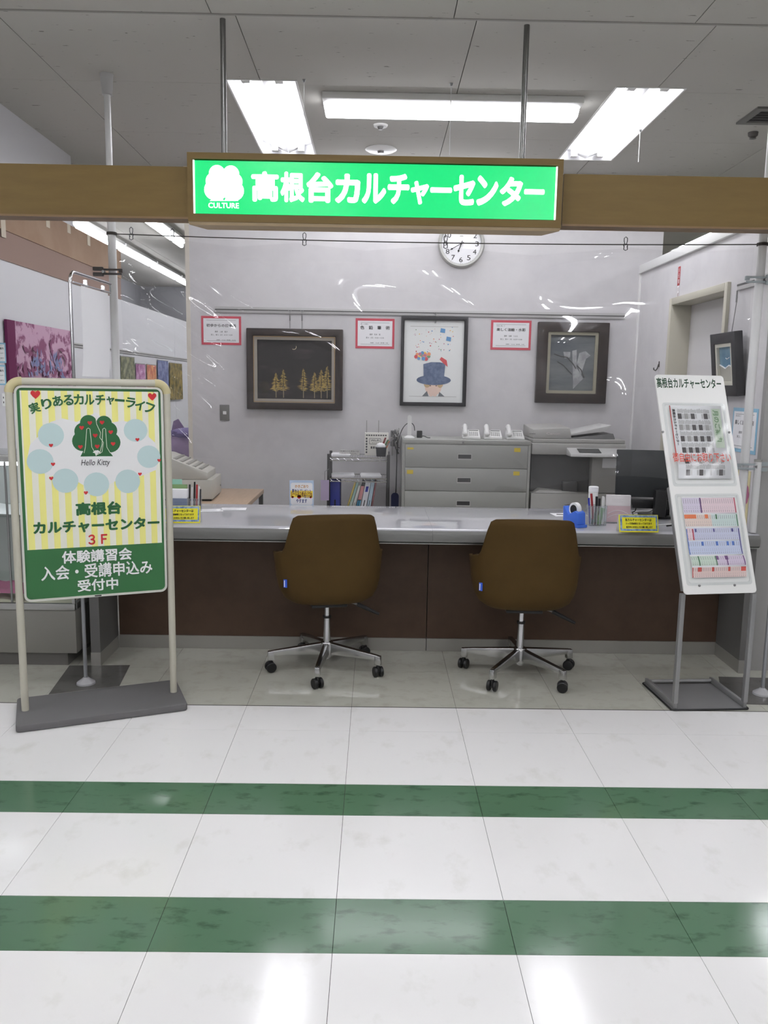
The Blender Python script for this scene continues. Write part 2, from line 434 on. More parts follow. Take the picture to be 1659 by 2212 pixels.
# ================================================================== ceiling lights
M_tube = glow('fluorescent_tube', (250, 250, 255), TUBE)
M_tube2 = glow('fluorescent_tube_shop', (250, 250, 255), SHOP_TUBE)
M_refl = mat('lamp_reflector', (240, 240, 242), .35)
def twin_light(loc, mt, label, group):
    t = thing('ceiling_light', label, 'ceiling light', loc, 0, group)
    w, L, d = .178, 1.378, .075
    ob('housing', MB().box(-w, w, 0, L, d, d+.01).box(-w, -w+.004, 0, L, 0, d).box(w-.004, w, 0, L, 0, d).box(-w, w, 0, .004, 0, d).box(-w, w, L-.004, L, 0, d), M_refl, t)
    ob('rim', MB().ring(R4(-w-.008, w+.008, -.008, L+.008), R4(-w+.002, w-.002, .002, L-.002), -.003, .001).xf(Matrix(((1, 0, 0, 0), (0, 0, 1, 0), (0, 1, 0, 0), (0, 0, 0, 1)))), M_white, t)
    ob('reflector', MB().quad((-.001, .01, .004), (-w+.01, .01, d-.002), (-w+.01, L-.01, d-.002), (-.001, L-.01, .004)).quad((.001, .01, .004), (w-.01, .01, d-.002), (w-.01, L-.01, d-.002), (.001, L-.01, .004)), M_refl, t)
    for sx in (-1, 1):
        ob('tube', MB().cyl((sx*.088, .07, .026), (sx*.088, L-.07, .026), .016, 10), mt, t, smooth=True)
        for yy in (.03, L-.068): ob('socket', MB().box(sx*.088-.022, sx*.088+.022, yy, yy+.038, .004, .06), M_white, t, bevel=.004)
    return t
L0 = twin_light((-.62, 4.561, CEIL), M_tube, 'recessed twin-tube ceiling light above the left end of the green sign', 'recessed ceiling lights')
dup(L0, (1.40, 4.561, CEIL), 0, 'recessed twin-tube ceiling light above the right end of the green sign')
S0 = None
for h in LH[2:]:
    p = ((h[0]+h[1])/2, h[2]+.001, CEIL)
    if S0 is None: S0 = twin_light(p, M_tube2, 'recessed twin-tube ceiling light over the shop floor in front', 'ceiling lights over the shop floor')
    else: dup(S0, p)
def batten(name, x0, x1, y0, y1, label, along='x', mt=M_tube, group=None, parts=True):
    t = thing(name, label, 'ceiling light', (0, 0, 0), 0, group)
    ob('base_plate', MB().box(x0, x1, y0, y1, CEIL-.035, CEIL-.0005), M_white, t, bevel=.004)
    if along == 'x':
        ym = y0+(y1-y0)*.62
        mb = MB().hexa([(x0+.012, ym-.045, CEIL-.085), (x1-.012, ym-.045, CEIL-.085), (x1-.012, ym+.045, CEIL-.085), (x0+.012, ym+.045, CEIL-.085)],
                       [(x0+.006, ym-.07, CEIL-.036), (x1-.006, ym-.07, CEIL-.036), (x1-.006, ym+.07, CEIL-.036), (x0+.006, ym+.07, CEIL-.036)])
    else:
        xm = (x0+x1)/2
        mb = MB().cyl((xm, y0+.05, CEIL-.06), (xm, y1-.05, CEIL-.06), .024, 10)
    ob('diffuser', mb, mt, t, bevel=.01 if along == 'x' else 0)
    return t
M_diff = glow('batten_diffuser', (250, 250, 255), 9.0)
batten('ceiling_light', -.315, 1.09, 4.70, 4.92, 'long surface-mounted ceiling light running across above the sign', mt=M_diff)
batten('ceiling_light', -.40, .96, 6.03, 6.21, 'surface-mounted ceiling light hidden behind the green sign', mt=M_diff)
for k in range(5):
    y0 = 7.0+k*1.36
    batten('gallery_light', -3.03, -2.85, y0, y0+1.3, ('nearest', 'second', 'third', 'fourth', 'farthest')[k]+' bare tube light in the row above the left gallery wall', 'y', group='tube lights along the gallery ceiling', mt=M_tube)
batten('gallery_light', -2.26, -2.08, 8.0, 9.5, 'single tube light on the gallery ceiling nearest the back wall edge', 'y', mt=M_tube)

# ceiling fittings
p = atZ(823, 322, CEIL)
t = thing('ceiling_speaker', 'round white ceiling speaker plate just above the sign', 'speaker', (p.x, p.y, CEIL))
ob('plate', MB().lathe([(.0, 0), (.105, 0), (.105, -.004), (.09, -.012), (.0, -.014)], n=32), M_white, t, smooth=True)
ob('boss', MB().lathe([(.0, -.012), (.025, -.012), (.02, -.028), (.0, -.028)], n=16), M_steel, t, smooth=True)
p = atZ(822, 270, CEIL)
t = thing('smoke_sensor', 'small round sensor on the ceiling behind the speaker plate', 'sensor', (p.x, p.y, CEIL))
ob('rim', MB().lathe([(.0, 0), (.045, 0), (.04, -.01), (.0, -.012)], n=24), M_white, t, smooth=True)
ob('lens', MB().lathe([(.0, -.011), (.02, -.011), (.012, -.026), (.0, -.028)], n=16), M_steel, t, smooth=True)
p = atZ(1627, 286, CEIL)
t = thing('sprinkler', 'small dark sprinkler head on the ceiling at far right', 'sprinkler', (p.x, p.y, CEIL))
ob('head', MB().lathe([(.0, 0), (.03, 0), (.028, -.02), (.015, -.03), (.0, -.032)], n=16), mat('dull_metal', (110, 108, 105), .5, metal=.6), t, smooth=True)
ob('deflector', MB().lathe([(.0, -.03), (.02, -.034), (.02, -.037), (.0, -.038)], n=12), M_steel, t)
p = atZ(1632, 248, CEIL)
t = thing('ceiling_vent', 'square dark ceiling vent cut by the right picture edge', 'vent', (p.x+.12, p.y, CEIL))
ob('frame', MB().ring(R4(-.17, .17, -.14, .14), R4(-.13, .13, -.1, .1), -.012, -.0005).xf(Matrix(((1, 0, 0, 0), (0, 0, 1, 0), (0, 1, 0, 0), (0, 0, 0, 1)))), mat('vent_grey', (120, 119, 116), .5), t)
for k in range(5):
    ob('slat', MB().box(-.13, .13, -.1+k*.042, -.1+k*.042+.012, -.012, -.002), mat('vent_dark', (70, 70, 70), .5), t)
for (x, y, y2) in ((657, 172, 250), (975, 180, 335), (1383, 280, 350)):
    p = atZ(x, y, CEIL); b = atY(x+ (3 if x < 800 else -3), y2, p.y)
    t = thing('hanging_thread', 'thin clear thread hanging from the ceiling '+{657: 'beside the left recessed light', 975: 'across the long crosswise light', 1383: 'beside the right recessed light'}[x], 'thread', (p.x, p.y, CEIL))
    ob('thread', MB().cyl((0, 0, 0), (0, 0, b.z-CEIL), .0016, 6), mat('nylon', (225, 225, 225), .4), t)
    ob('eyelet', MB().lathe([(.0, 0), (.01, 0), (.006, -.012), (.0, -.014)], n=8), M_steel, t)

# ================================================================== lit sign
SGY = 3.78
sg = thing('light_sign', 'illuminated green sign with white Japanese lettering and tree emblem in a wooden frame', 'sign', (-.0185, SGY, 2.149))
sx0, sx1, sz = -.8185, .8185, .288
ob('frame', MB().ring(R4(sx0, sx1, 0, sz), R4(sx0+.024, sx1-.024, .032, sz-.026), 0, .10), M_wood, sg)
ob('back_box', MB().box(sx0+.012, sx1-.012, .05, .125, .0, sz-.01), M_wood, sg)
ob('underside_board', MB().hexa([(sx0+.004, .012, -.012), (sx1-.004, .012, -.012), (sx1-.06, .125, -.012), (sx0+.06, .125, -.012)],
                                [(sx0, .002, -.0005), (sx1, .002, -.0005), (sx1-.03, .126, -.0005), (sx0+.03, .126, -.0005)]), mat('wood_pale', (166, 146, 116), .5), sg)
gx0, gx1, gz0, gz1 = sx0+.027, sx1-.027, .036, sz-.030
M_sgreen = glow('sign_green', (10, 190, 110), 1.05)
M_sign = bpy.data.materials.new('sign_face'); M_sign.use_nodes = True
nt = M_sign.node_tree; b = nt.nodes['Principled BSDF']
b.inputs['Base Color'].default_value = s2l((8, 150, 80))+(1,); b.inputs['Roughness'].default_value = .25
b.inputs['Emission Color'].default_value = s2l((6, 205, 112))+(1,); b.inputs['Emission Strength'].default_value = .8
MATS['sign_face'] = M_sign
face = ob('face', MB().box(gx0, gx1, .012, .016, gz0, gz1), M_sign, sg)
M_slit = glow('sign_white', (255, 255, 255), 2.2)
for gx_ in (gx0, gx1): ob('end_glow', MB().box(gx_-.003, gx_+.003, .006, .0118, gz0, gz1), M_slit, face)
fs = Frame(sg.location)
def sp(x, y): return fs.px(x, y, .011)
a = sp(541, 385); b_ = sp(1178, 435)
mb = MB()
chars = '高根台カルチャーセンター'
edges = [541, 604, 660, 722, 780, 836, 886, 928, 978, 1028, 1078, 1131, 1178]
zt, zb = sp(850, 375)[1], sp(850, 441)[1]
hz = zt-zb
for i, ch in enumerate(chars):
    u0, u1 = sp(edges[i], 410)[0], sp(edges[i+1], 410)[0]
    g = (u1-u0)*.03
    lo, hi = {'ー': (.40, .58), 'ャ': (0, .78), 'カ': (0, .97), 'タ': (0, .97)}.get(ch, (0, 1))
    write(mb, ch, u0+g, u1-g, zb+hz*lo, zb+hz*hi, .0112, bold=.045)
ob('lettering', mb, M_slit, face)
mb = MB()
for (x, y, r) in ((469, 375, 17), (499, 376, 17), (462, 391, 17), (506, 392, 17), (462, 410, 20), (506, 412, 20), (484, 395, 18), (475, 418, 12), (495, 418, 12)):
    u, v = sp(x, y); mb.disc(u, v, r/F*SGY*1.0, .0112-len(mb.f)*1e-5)
def spoly(pts): mb.quad(*[(sp(x, y)[0], .0108, sp(x, y)[1]) for x, y in pts])
spoly([(453, 434), (466, 424), (478, 424), (484, 434)]); spoly([(484, 434), (490, 424), (503, 424), (515, 434)])
ob('tree_emblem', mb, M_slit, face)
u0, v0 = sp(450, 448); u1, v1 = sp(516, 437)
ob('lettering', write(MB(), 'CULTURE', u0, u1, min(v0, v1)-.002, max(v0, v1)-.003, .0112, bold=.02), M_slit, face)
for x in (489, 1136):
    p = atZ(x, 60, CEIL)
    ob('hanging_rod', MB().cyl((p.x-sg.location.x, .065, sz-.012), (p.x-sg.location.x, .065, CEIL-2.149), .0125, 14), mat('rod_steel', (120, 120, 118), .35, metal=.8), sg, smooth=True)

# ================================================================== counter
M_brown = mat('brown_laminate', (82, 64, 51), .55, spec=.3, noise=((74, 57, 45), 6, .4, .7))
M_cgrey = mat('counter_grey', (146, 146, 143), .35)
M_ctop = mat('counter_top', (182, 182, 187), .05, spec=.6, coat=.6)
M_apron = mat('counter_edge', (104, 104, 101), .45)
M_kick = mat('kick_steel', (158, 156, 150), .28, metal=.45)
CT = .742
prof = [(4.862, CT), (4.13, CT), (4.108, CT-.004), (4.096, CT-.010), (4.096, CT-.072), (4.862, CT-.072)]
prof2 = [(4.0955, CT-.0105), (4.086, CT-.018), (4.08, CT-.03), (4.083, CT-.064), (4.0955, CT-.072)]
ct = thing('counter_worktop', 'long grey counter top with a rounded front edge', 'counter top')
ob('worktop_slab', MB().prismx(prof, -1.47, .291), M_ctop, ct, smooth=True)
ob('worktop_slab', MB().prismx(prof, .2915, RW-.004), M_ctop, ct, smooth=True)
ob('front_edge', MB().prismx(prof2, -1.47, .291), M_apron, ct, smooth=True)
ob('front_edge', MB().prismx(prof2, .2915, RW-.004), M_apron, ct, smooth=True)
ob('edge_trim', MB().box(-1.47, RW-.004, 4.086, 4.10, CT-.0765, CT-.0725), M_alu, ct)
def unit(x0, x1, label):
    t = thing('counter_unit', label, 'counter', (0, 0, 0), 0, 'counter units under the worktop')
    ob('front_panel', MB().box(x0+.0015, x1-.0015, 4.42, 4.44, .072, CT-.074), M_brown, t)
    ob('kick_plate', MB().box(x0+.001, x1-.001, 4.412, 4.43, 0.001, .072), M_kick, t)
    ob('carcass', MB().box(x0+.002, x1-.002, 4.44, 4.82, .002, CT-.074), M_grey, t)
unit(-1.40, .2935, 'brown-fronted counter base left of the panel joint')
unit(.2945, RW-.006, 'brown-fronted counter base right of the panel joint')
M_dgrey = mat('dark_grey_panel', (96, 95, 93), .5)
def endp(x0, x1, label):
    t = thing('counter_end_panel', label, 'panel', group='counter end panels')
    ob('panel', MB().box(x0, x1, 4.11, 4.41, .07, CT-.074), M_dgrey, t)
    ob('kick_cap', MB().box(x0-.001, x1+.001, 4.107, 4.41, .001, .07), M_kick, t)
endp(-1.45, -1.402, 'grey upright end panel below the left end of the counter')
endp(RW-.05, RW-.006, 'grey upright end panel below the right end of the counter')

# ================================================================== swivel chairs
M_shell = mat('mustard_shell', (71, 53, 23), .75, spec=.2, noise=((65, 48, 20), 5, .4, .7))
M_arm = mat('chair_cast_alu', (190, 190, 190), .25, metal=1)
def sst(a, b, x):
    t = max(0, min(1, (x-a)/(b-a))); return t*t*(3-2*t)
def make_chair(label, loc, rz, base_ang):
    t = thing('swivel_chair', label, 'chair', loc, rz, 'mustard swivel chairs at the counter')
    def plan(phi):
        s, c = math.sin(phi), math.cos(phi)
        return (.262*math.copysign(abs(s)**.66, s), -.232*math.copysign(abs(c)**.62, c))
    def rim(phi):
        d = abs(math.degrees(phi))
        z = .845-.012*(d/45)**2 if d < 45 else .833
        z -= .18*sst(37, 60, d)
        z -= .05*sst(60, 110, d)
        return z-.16*sst(108, 138, d)
    rings = [(.03, .366), (.3, .367), (.55, .372), (.74, .385), (.87, .41), (.945, .45), (.985, .50), (1.0, .55)]
    NW = 9; NA = 72
    def pt(u, v):
        phi = (u-.5)*2*PI; j = round(v*(len(rings)+NW-1)); x, y = plan(phi); rz_ = rim(phi)
        if j < len(rings):
            r, z = rings[j]; z = min(z, rz_-.0002*(len(rings)-j))
        else:
            k = (j-len(rings)+1)/NW
            z = max(.55, .55+(rz_-.55)*k) if rz_ > .55 else rz_
            d = abs(math.degrees(phi))
            r = 1+.03*k
            back = sst(75, 20, d) if d < 75 else 0
            y -= .035*k*back; x *= 1-.05*k*back
        return (x*r, y*r, z)
    mb = MB().grid(pt, NA, len(rings)+NW-1, cu=True)
    sh = ob('shell', mb, M_shell, t, smooth=True, solid=.016)
    x, y = plan(math.radians(-52))
    M = Matrix.Translation((x*1.012, y*1.012-.0015, .50)) @ Matrix.Rotation(math.radians(-28), 4, 'Z')
    ob('brand_tag', MB().box(-.009, .009, -.002, .0, -.02, .02).xf(M), mat('tag_blue', (40, 82, 190), .5), sh)
    ob('tag_print', MB().box(-.006, -.002, -.0026, -.002, -.017, .015).xf(M), M_paper, sh)
    cu = MB().grid(lambda u, v: ((plan((u-.5)*2*PI)[0]*.86*min(1, v*1.25)), (plan((u-.5)*2*PI)[1]*.86*min(1, v*1.25)), .455-.03*max(0, (v-.8)/.2)), 48, 10, cu=True)
    ob('seat_cushion', cu, M_shell, t, smooth=True)
    ob('seat_plate', MB().box(-.09, .09, -.1, .1, .35, .366), M_black, t, bevel=.004)
    ob('gas_column', MB().cyl((0, 0, .27), (0, 0, .36), .014, 16), M_chrome, t, smooth=True)
    ob('column_sleeve', MB().cyl((0, 0, .055), (0, 0, .145), .018, 16).cyl((0, 0, .14), (0, 0, .272), .019, 20, r2=.0165), M_chrome, t, smooth=True)
    ob('column_collar', MB().lathe([(.015, .272), (.021, .272), (.021, .283), (.015, .283)], n=20), M_black, t, smooth=True)
    lv = ob('height_lever', MB().tube([(.06, -.02, .358), (.13, -.03, .352), (.175, -.035, .335)], .005), M_steel, t, smooth=True)
    ob('lever_grip', MB().cyl((.15, -.033, .346), (.262, -.045, .292), .011, 10, r2=.007), M_black, lv, smooth=True)
    ob('hub', MB().lathe([(.018, .062), (.034, .07), (.036, .135), (.03, .145), (.018, .147)], n=24), M_arm, t, smooth=True)
    for k in range(5):
        a = base_ang+k*2*PI/5-rz
        Mz = Matrix.Rotation(a, 4, 'Z')
        leg = MB().hexa([(.03, -.017, .082), (.29, -.013, .088), (.29, .013, .088), (.03, .017, .082)],
                        [(.03, -.016, .142), (.29, -.012, .112), (.29, .012, .112), (.03, .016, .142)])
        leg.hexa([(.27, -.014, .062), (.305, -.013, .062), (.305, .013, .062), (.27, .014, .062)], [(.27, -.013, .112), (.303, -.012, .110), (.303, .012, .110), (.27, .013, .112)])
        lo = ob('leg', leg.xf(Mz), M_arm, t, bevel=.004)
        ca = a+(.7, 2.3, -.5, 1.4, .2)[k]
        c = Mz @ Vector((.289, 0, 0))
        Mc = Matrix.Translation((c.x, c.y, .027)) @ Matrix.Rotation(ca, 4, 'Z')
        cs = MB().cyl((0, -.024, 0), (0, -.007, 0), .0262, 18).cyl((0, .007, 0), (0, .024, 0), .0262, 18).cyl((0, -.01, 0), (0, .01, 0), .012, 10)
        cs.box(-.012, .012, -.007, .007, 0, .032).cyl((0, 0, .02), (0, 0, .037), .008, 10)
        ob('caster', cs.xf(Mc), M_black, lo, bevel=.003, seg=1)
    return t
make_chair('mustard shell swivel chair left of the counter panel joint, turned slightly', (-.238, 4.11, 0), math.radians(11), math.radians(-95.6))
make_chair('mustard shell swivel chair right of the counter panel joint, nearer the brochure stand', (.748, 4.05, 0), math.radians(-2), math.radians(-54))

# ================================================================== poster stand (left)
PC = Vector((-1.2145, 3.555, 0)); PRZ = math.radians(22.1)
ps = thing('poster_stand', 'beige tube poster stand holding a green and yellow culture centre poster', 'poster stand', PC, PRZ)
M_post = mat('post_beige', (186, 183, 168), .4)
M_pbase = mat('stand_base_grey', (98, 97, 97), .6)
HX = .3158
ob('base', MB().prismz([(x, y) for x, y in rrect(-.352, .352, -.172, .165, .018)], .001, .032), M_pbase, ps, bevel=.005)
for s in (-1, 1):
    ob('post', MB().cyl((s*HX, 0, .03), (s*HX, 0, 1.405), .0155, 16), M_post, ps, smooth=True)
    ob('corner_elbow', MB().tube([(s*HX, 0, 1.40)]+[(s*(HX-.045+.045*math.cos(a)), 0, 1.40+.045*math.sin(a)) for a in [PI/2*i/8 for i in range(9)]]+[(s*(HX-.05), 0, 1.445)], .0185, 14), mat('elbow_cream', (192, 182, 140), .4), ps, smooth=True)
ob('top_rail', MB().cyl((-HX+.05, 0, 1.445), (HX-.05, 0, 1.445), .0155, 16), M_post, ps, smooth=True)
px0, px1, pz0, pz1 = -HX+.019, HX-.019, .515, 1.428
pn = ob('panel_frame', MB().ring(rrect(px0, px1, pz0, pz1, .028), rrect(px0+.009, px1-.009, pz0+.009, pz1-.009, .02), -.014, .012), mat('panel_rim', (205, 205, 196), .35), ps)
ob('back_board', MB().prism(rrect(px0+.004, px1-.004, pz0+.004, pz1-.004, .025), -.004, .008), M_white, ps)
M_pgreen = mat('poster_green', (44, 104, 56), .45); M_pyel = mat('poster_yellow', (238, 233, 140), .45); M_ppale = mat('poster_pale', (236, 235, 220), .45)
M_pcirc = mat('poster_ice', (190, 212, 212), .45); M_red = mat('poster_red', (190, 36, 40), .45); M_dkgreen = mat('print_green', (30, 92, 48), .45)
po = ob('poster', MB().prism(rrect(px0+.0085, px1-.0085, pz0+.0085, pz1-.0085, .02), -.0075, -.005), M_pgreen, ps)
fp = Frame(PC, PRZ)
def pp(x, y): return fp.px(x, y, -.0085)
A = pp(44.6, 830.6); B = pp(352, 837.5); C = pp(357, 1171); D = pp(58, 1189.6)
ux0, ux1, uz1, uz0 = (A[0]+D[0])/2, (B[0]+C[0])/2, (A[1]+B[1])/2, (C[1]+D[1])/2
ux0, ux1 = px0+.021, px1-.018; uz1 = min(uz1, pz1-.020)
ob('yellow_field', MB().rect(ux0, ux1, uz0, uz1, -.0080), M_ppale, po)
mb = MB(); n = 11; wst = (ux1-ux0)/(2*n)
for i in range(n): mb.rect(ux0+wst*(2*i+.25), ux0+wst*(2*i+1.25), uz0, uz1, -.0083)
ob('yellow_stripes', mb, M_pyel, po)
# heart-shaped white field behind the tree
def cr(px_, py_): return px_/3.858, 800+py_/3.858
def pq(x, y):      # pixels of the enlarged crop
    return pp(*cr(x, y))
hp = [(800, 350), (900, 440), (1020, 420), (1120, 440), (1200, 520), (1290, 600), (1330, 720), (1300, 830), (1180, 880), (1000, 900), (900, 960), (800, 1040), (700, 960), (600, 900), (420, 880), (300, 830), (230, 720), (250, 620), (330, 540), (420, 430), (520, 400), (640, 430)]
ob('white_field', MB().quad(*[(pq(x, y)[0], -.0086, pq(x, y)[1]) for x, y in reversed(hp)]), mat('poster_white', (232, 232, 232), .45), po)
mb = MB()
for (x, y, r) in ((425, 540, 98), (335, 760, 100), (545, 920, 100), (805, 950, 100), (1065, 925, 100), (1130, 500, 95), (1240, 720, 95)):
    u, v = pq(x, y); ob('pale_circle', MB().disc(u, v, r/3.858/F*3.58, -.0089), M_pcirc, po)
# tree emblem
mb = MB()
k = 1/3.858/F*3.60
for (x, y, r) in ((738, 440, 66), (700, 510, 74), (690, 590, 82), (775, 510, 60), (800, 600, 66), (770, 560, 80), (868, 440, 60), (905, 500, 68), (915, 600, 84), (870, 560, 70), (740, 630, 60), (870, 630, 60)):
    u, v = pq(x, y); mb.disc(u, v, r*k, -.0090-len(mb.f)*2e-6)
for pts in ([(700, 660), (790, 690), (800, 716), (670, 718)], [(815, 690), (900, 660), (942, 716), (800, 716)]):
    mb.quad(*[(pq(x, y)[0], -.0090, pq(x, y)[1]) for x, y in pts])
ob('tree_emblem', mb, M_dkgreen, po)
mb = MB()
for pts in ([(700, 690), (712, 640), (722, 490), (736, 480), (750, 490), (765, 640), (800, 700), (840, 690)], [(830, 690), (850, 620), (856, 490), (868, 480), (880, 490), (890, 640), (920, 690)],
            [(795, 380), (806, 450), (838, 520), (832, 560), (862, 600), (850, 680), (800, 708)]):
    mb.tube([(pq(x, y)[0], -.0095, pq(x, y)[1]) for x, y in pts], .0011, 5)
ob('emblem_outline', mb, M_ppale, po)
def heart(mb, x, y, s, yl):
    u, v = pq(x, y); s = s*k
    pts = [(0, -.95), (.55, -.45), (.95, .1), (.9, .55), (.55, .8), (.15, .65), (0, .4), (-.15, .65), (-.55, .8), (-.9, .55), (-.95, .1), (-.55, -.45)]
    mb.quad(*[(u+a*s, yl, v+b*s) for a, b in pts])
for (x, y, s) in ((295, 200, 38), (1268, 218, 36), (748, 438, 19), (680, 478, 19), (850, 434, 19), (793, 543, 19), (923, 515, 19), (670, 638, 19), (810, 634, 19), (942, 612, 19), (425, 625, 17), (442, 782, 17), (427, 900, 17), (716, 1020, 17), (1145, 577, 17), (1326, 750, 16), (1166, 864, 16)):
    mb = MB(); heart(mb, x, y, s, -.0098); ob('apple_mark', mb, M_red, po)
mb = MB()
for (x, y, s) in ((290, 165, 1), (1280, 185, 1)):
    u, v = pq(x, y); mb.tube([(u-.006, -.0098, v+.006), (u, -.0098, v), (u+.002, -.0098, v-.006)], .0008, 4)
ob('apple_stems', mb, mat('stem_brown', (80, 50, 40), .5), po)
# arched heading
s = '実りあるカルチャーライフ'
cen = [(287, 312), (388, 278), (480, 255), (570, 248), (656, 242), (745, 245), (835, 246), (920, 252), (998, 250), (1088, 270), (1165, 292), (1245, 315)]
ang = [20, 14, 10, 5, 3, 0, 0, -3, -4, -8, -12, -20]
mb = MB()
for ch, (x, y), a in zip(s, cen, ang):
    m2 = MB(); sz_ = 84*k*(.8 if ch == 'ャ' else 1)
    hh = sz_*.12 if ch == 'ー' else sz_*.5
    write(m2, ch, -sz_*.46, sz_*.46, -hh, hh, 0, bold=.03)
    u, v = pq(x, y)
    m2.xf(Matrix.Translation((u, -.0096, v)) @ Matrix.Rotation(-math.radians(a), 4, 'Y'))
    mb.add(m2.v, m2.f)
ob('lettering', mb, M_dkgreen, po)
def pline(s, x0, x1, y0, y1, m, bold=.03, shear=0):
    """one line: left-end / right-end heights in enlarged-crop pixels"""
    (u0, _), (u1, _) = pq(x0, (y0+y1)/2), pq(x1, (y0+y1)/2)
    xm = (x0+x1)/2
    ob('lettering', write(MB(), s, u0, u1, pq(xm, y1)[1], pq(xm, y0)[1], -.0097, bold=bold, shear=shear), m, po)
pline('Hello Kitty', 675, 918, 742, 806, M_ink, 0, .25)
pline('高根台', 630, 1010, 1095, 1205, M_dkgreen, .05)
pline('カルチャーセンター', 275, 1330, 1240, 1345, M_dkgreen, .045)
pline('３Ｆ', 735, 895, 1365, 1450, M_red, .03)
M_lwhite = mat('print_white', (240, 240, 240), .45)
pline('体験講習会', 515, 1100, 1490, 1595, M_lwhite, .025)
pline('入会・受講申込み', 340, 1270, 1605, 1725, M_lwhite, .02)
pline('受付中', 645, 985, 1735, 1835, M_lwhite, .025)
ob('maker_plate', MB().box(-.014, .014, -.0155, -.0142, pz0+.003, pz0+.008), M_black, ps)

# ================================================================== brochure stand (right)
BC = Vector((1.553, 3.607, 0)); BRZ = math.radians(4.0)
bs = thing('brochure_stand', 'white leaning brochure board on grey steel legs with two clear pockets', 'brochure stand', BC, BRZ)
M_bgrey = mat('stand_steel_grey', (136, 136, 136), .4, metal=.3)
ob('base_plate', MB().prismz(rrect(-.182, .182, -.004, .345, .012), .001, .008), M_bgrey, bs)
ob('rubber_edge', MB().tube([(x, y, .005) for x, y in rrect(-.183, .183, -.005, .346, .012)], .0045, 6, closed=True), M_black, bs, smooth=True)
for s in (-1, 1):
    x = s*.166
    ob('base_bar', MB().box(x-.008, x+.008, .0, .34, .0085, .034), M_bgrey, bs, bevel=.002)
    ob('leg', MB().box(x-.010, x+.010, -.003, .022, .0345, .548), M_bgrey, bs, bevel=.002)
ob('cross_bar', MB().cyl((-.157, .322, .022), (.157, .322, .022), .009, 12), M_bgrey, bs, smooth=True)
LEAN = math.atan2(.405, .97)
T = Matrix.Translation((0, -.012, .553)) @ Matrix.Rotation(math.radians(5.0), 4, 'Z') @ Matrix.Rotation(-LEAN, 4, 'X')
BH = 1.05; BWD = .1765
M_bwhite = mat('board_white', (236, 236, 233), .3)
for s in (-1, 1): ob('leg_brace', MB().box(s*.166-.008, s*.166+.008, .005, .03, .02, .5).xf(T), M_bgrey, bs)
bd = ob('board', MB().prism(rrect(-BWD, BWD, 0, BH, .016), -.004, .004).xf(T), M_bwhite, bs)
fb = Frame(BC, BRZ, T)
def bp(x, y, yl=-.005): return fb.px(x, y, yl)
mbv = MB(); (u0, v0), (u1, v1) = bp(1420, 838), bp(1556, 818)
ob('lettering', write(MB(), '高根台カルチャーセンター', u0, u1, v0, v1, -.0046, bold=.025).xf(T), mat('print_deep_green', (20, 62, 36), .5), bd)
M_acr = clear('acrylic', (251, 252, 252), gloss=.02, haze=.05, edge=.4)
def pocket(u0, u1, v0, v1):
    mb = MB(); d = .034
    for (a, b, c, e) in ((u0, u1, v0, v1),):
        mb.quad((a+.012, -d, c+.015), (b-.012, -d, c+.015), (b-.006, -.02, e), (a+.006, -.02, e))
        mb.quad((a+.012, -d, c+.015), (a, -.0055, c), (a, -.0055, e+.006), (a+.006, -.02, e))
        mb.quad((b-.012, -d, c+.015), (b, -.0055, c), (b, -.0055, e+.006), (b-.006, -.02, e))
        mb.quad((a+.012, -d, c+.015), (b-.012, -d, c+.015), (b, -.0055, c), (a, -.0055, c))
        mb.ring(rrect(a-.012, b+.012, c-.012, e+.012, .012), rrect(a, b, c, e, .012), -.0062, -.0045)
    o = ob('clear_pocket', mb.xf(T), M_acr, bs)
    return o
PKT = []
for (xl, yl_, xr, yr) in ((1452, 1045, 1585, 876), (1483, 1258, 1621, 1072)):
    um = ((xl+xr)/2); (ua, va) = bp(um, yl_); (ub, vb) = bp(um, yr)
    wu = .148
    PKT.append((-wu, wu, va, vb)); pocket(-wu, wu, va, vb)
for (x, y) in ((1432, 933), (1575, 934), (1511, 1265), (1587, 1264)):
    u, v = bp(x, y)
    ob('screw', MB().lathe([(.0, -.003), (.006, -.003), (.005, .002), (.0, .003)], n=12).xf(T @ Matrix.Translation((u, -.006, v)) @ Matrix.Rotation(PI/2, 4, 'X')), M_steel, bs, smooth=True)
u0, v0 = bp(1455, 998, -.033); u1, v1 = bp(1577, 978, -.033)
ob('lettering', write(MB(), '御自由にお取り下さい', u0, u1, v0, v1, -.0335, bold=.006).xf(T), mat('print_orange_red', (205, 62, 36), .5), bs)
# newspapers in the pockets: sheets that curl at the foot
def curl(v, v0, v1):
    t = (v-v0)/(v1-v0)
    return -.011-.013*math.exp(-((t-.16)/.10)**2)-.004*t
def sheet(name, label, pk, group):
    u0, u1, v0, v1 = pk[0]+.016, pk[1]-.016, pk[2]+.022, pk[3]-.006
    t = thing(name, label, 'leaflet', BC, BRZ, group)
    fn = lambda u, v: (u0+(u1-u0)*u, curl(v0+(v1-v0)*v, v0, v1), v0+(v1-v0)*v)
    ob('paper', MB().grid(fn, 1, 40).xf(T), M_paper, t, smooth=True, solid=.0015)
    def bar(mb, a, b, c, e, off=.0008):
        for i in range(4):
            z0 = v0+(v1-v0)*(c+(e-c)*i/4); z1 = v0+(v1-v0)*(c+(e-c)*(i+1)/4)
            mb.quad((u0+(u1-u0)*a, curl(z0, v0, v1)-off, z0), (u0+(u1-u0)*b, curl(z0, v0, v1)-off, z0), (u0+(u1-u0)*b, curl(z1, v0, v1)-off, z1), (u0+(u1-u0)*a, curl(z1, v0, v1)-off, z1))
    return t, bar, (u0, u1, v0, v1)
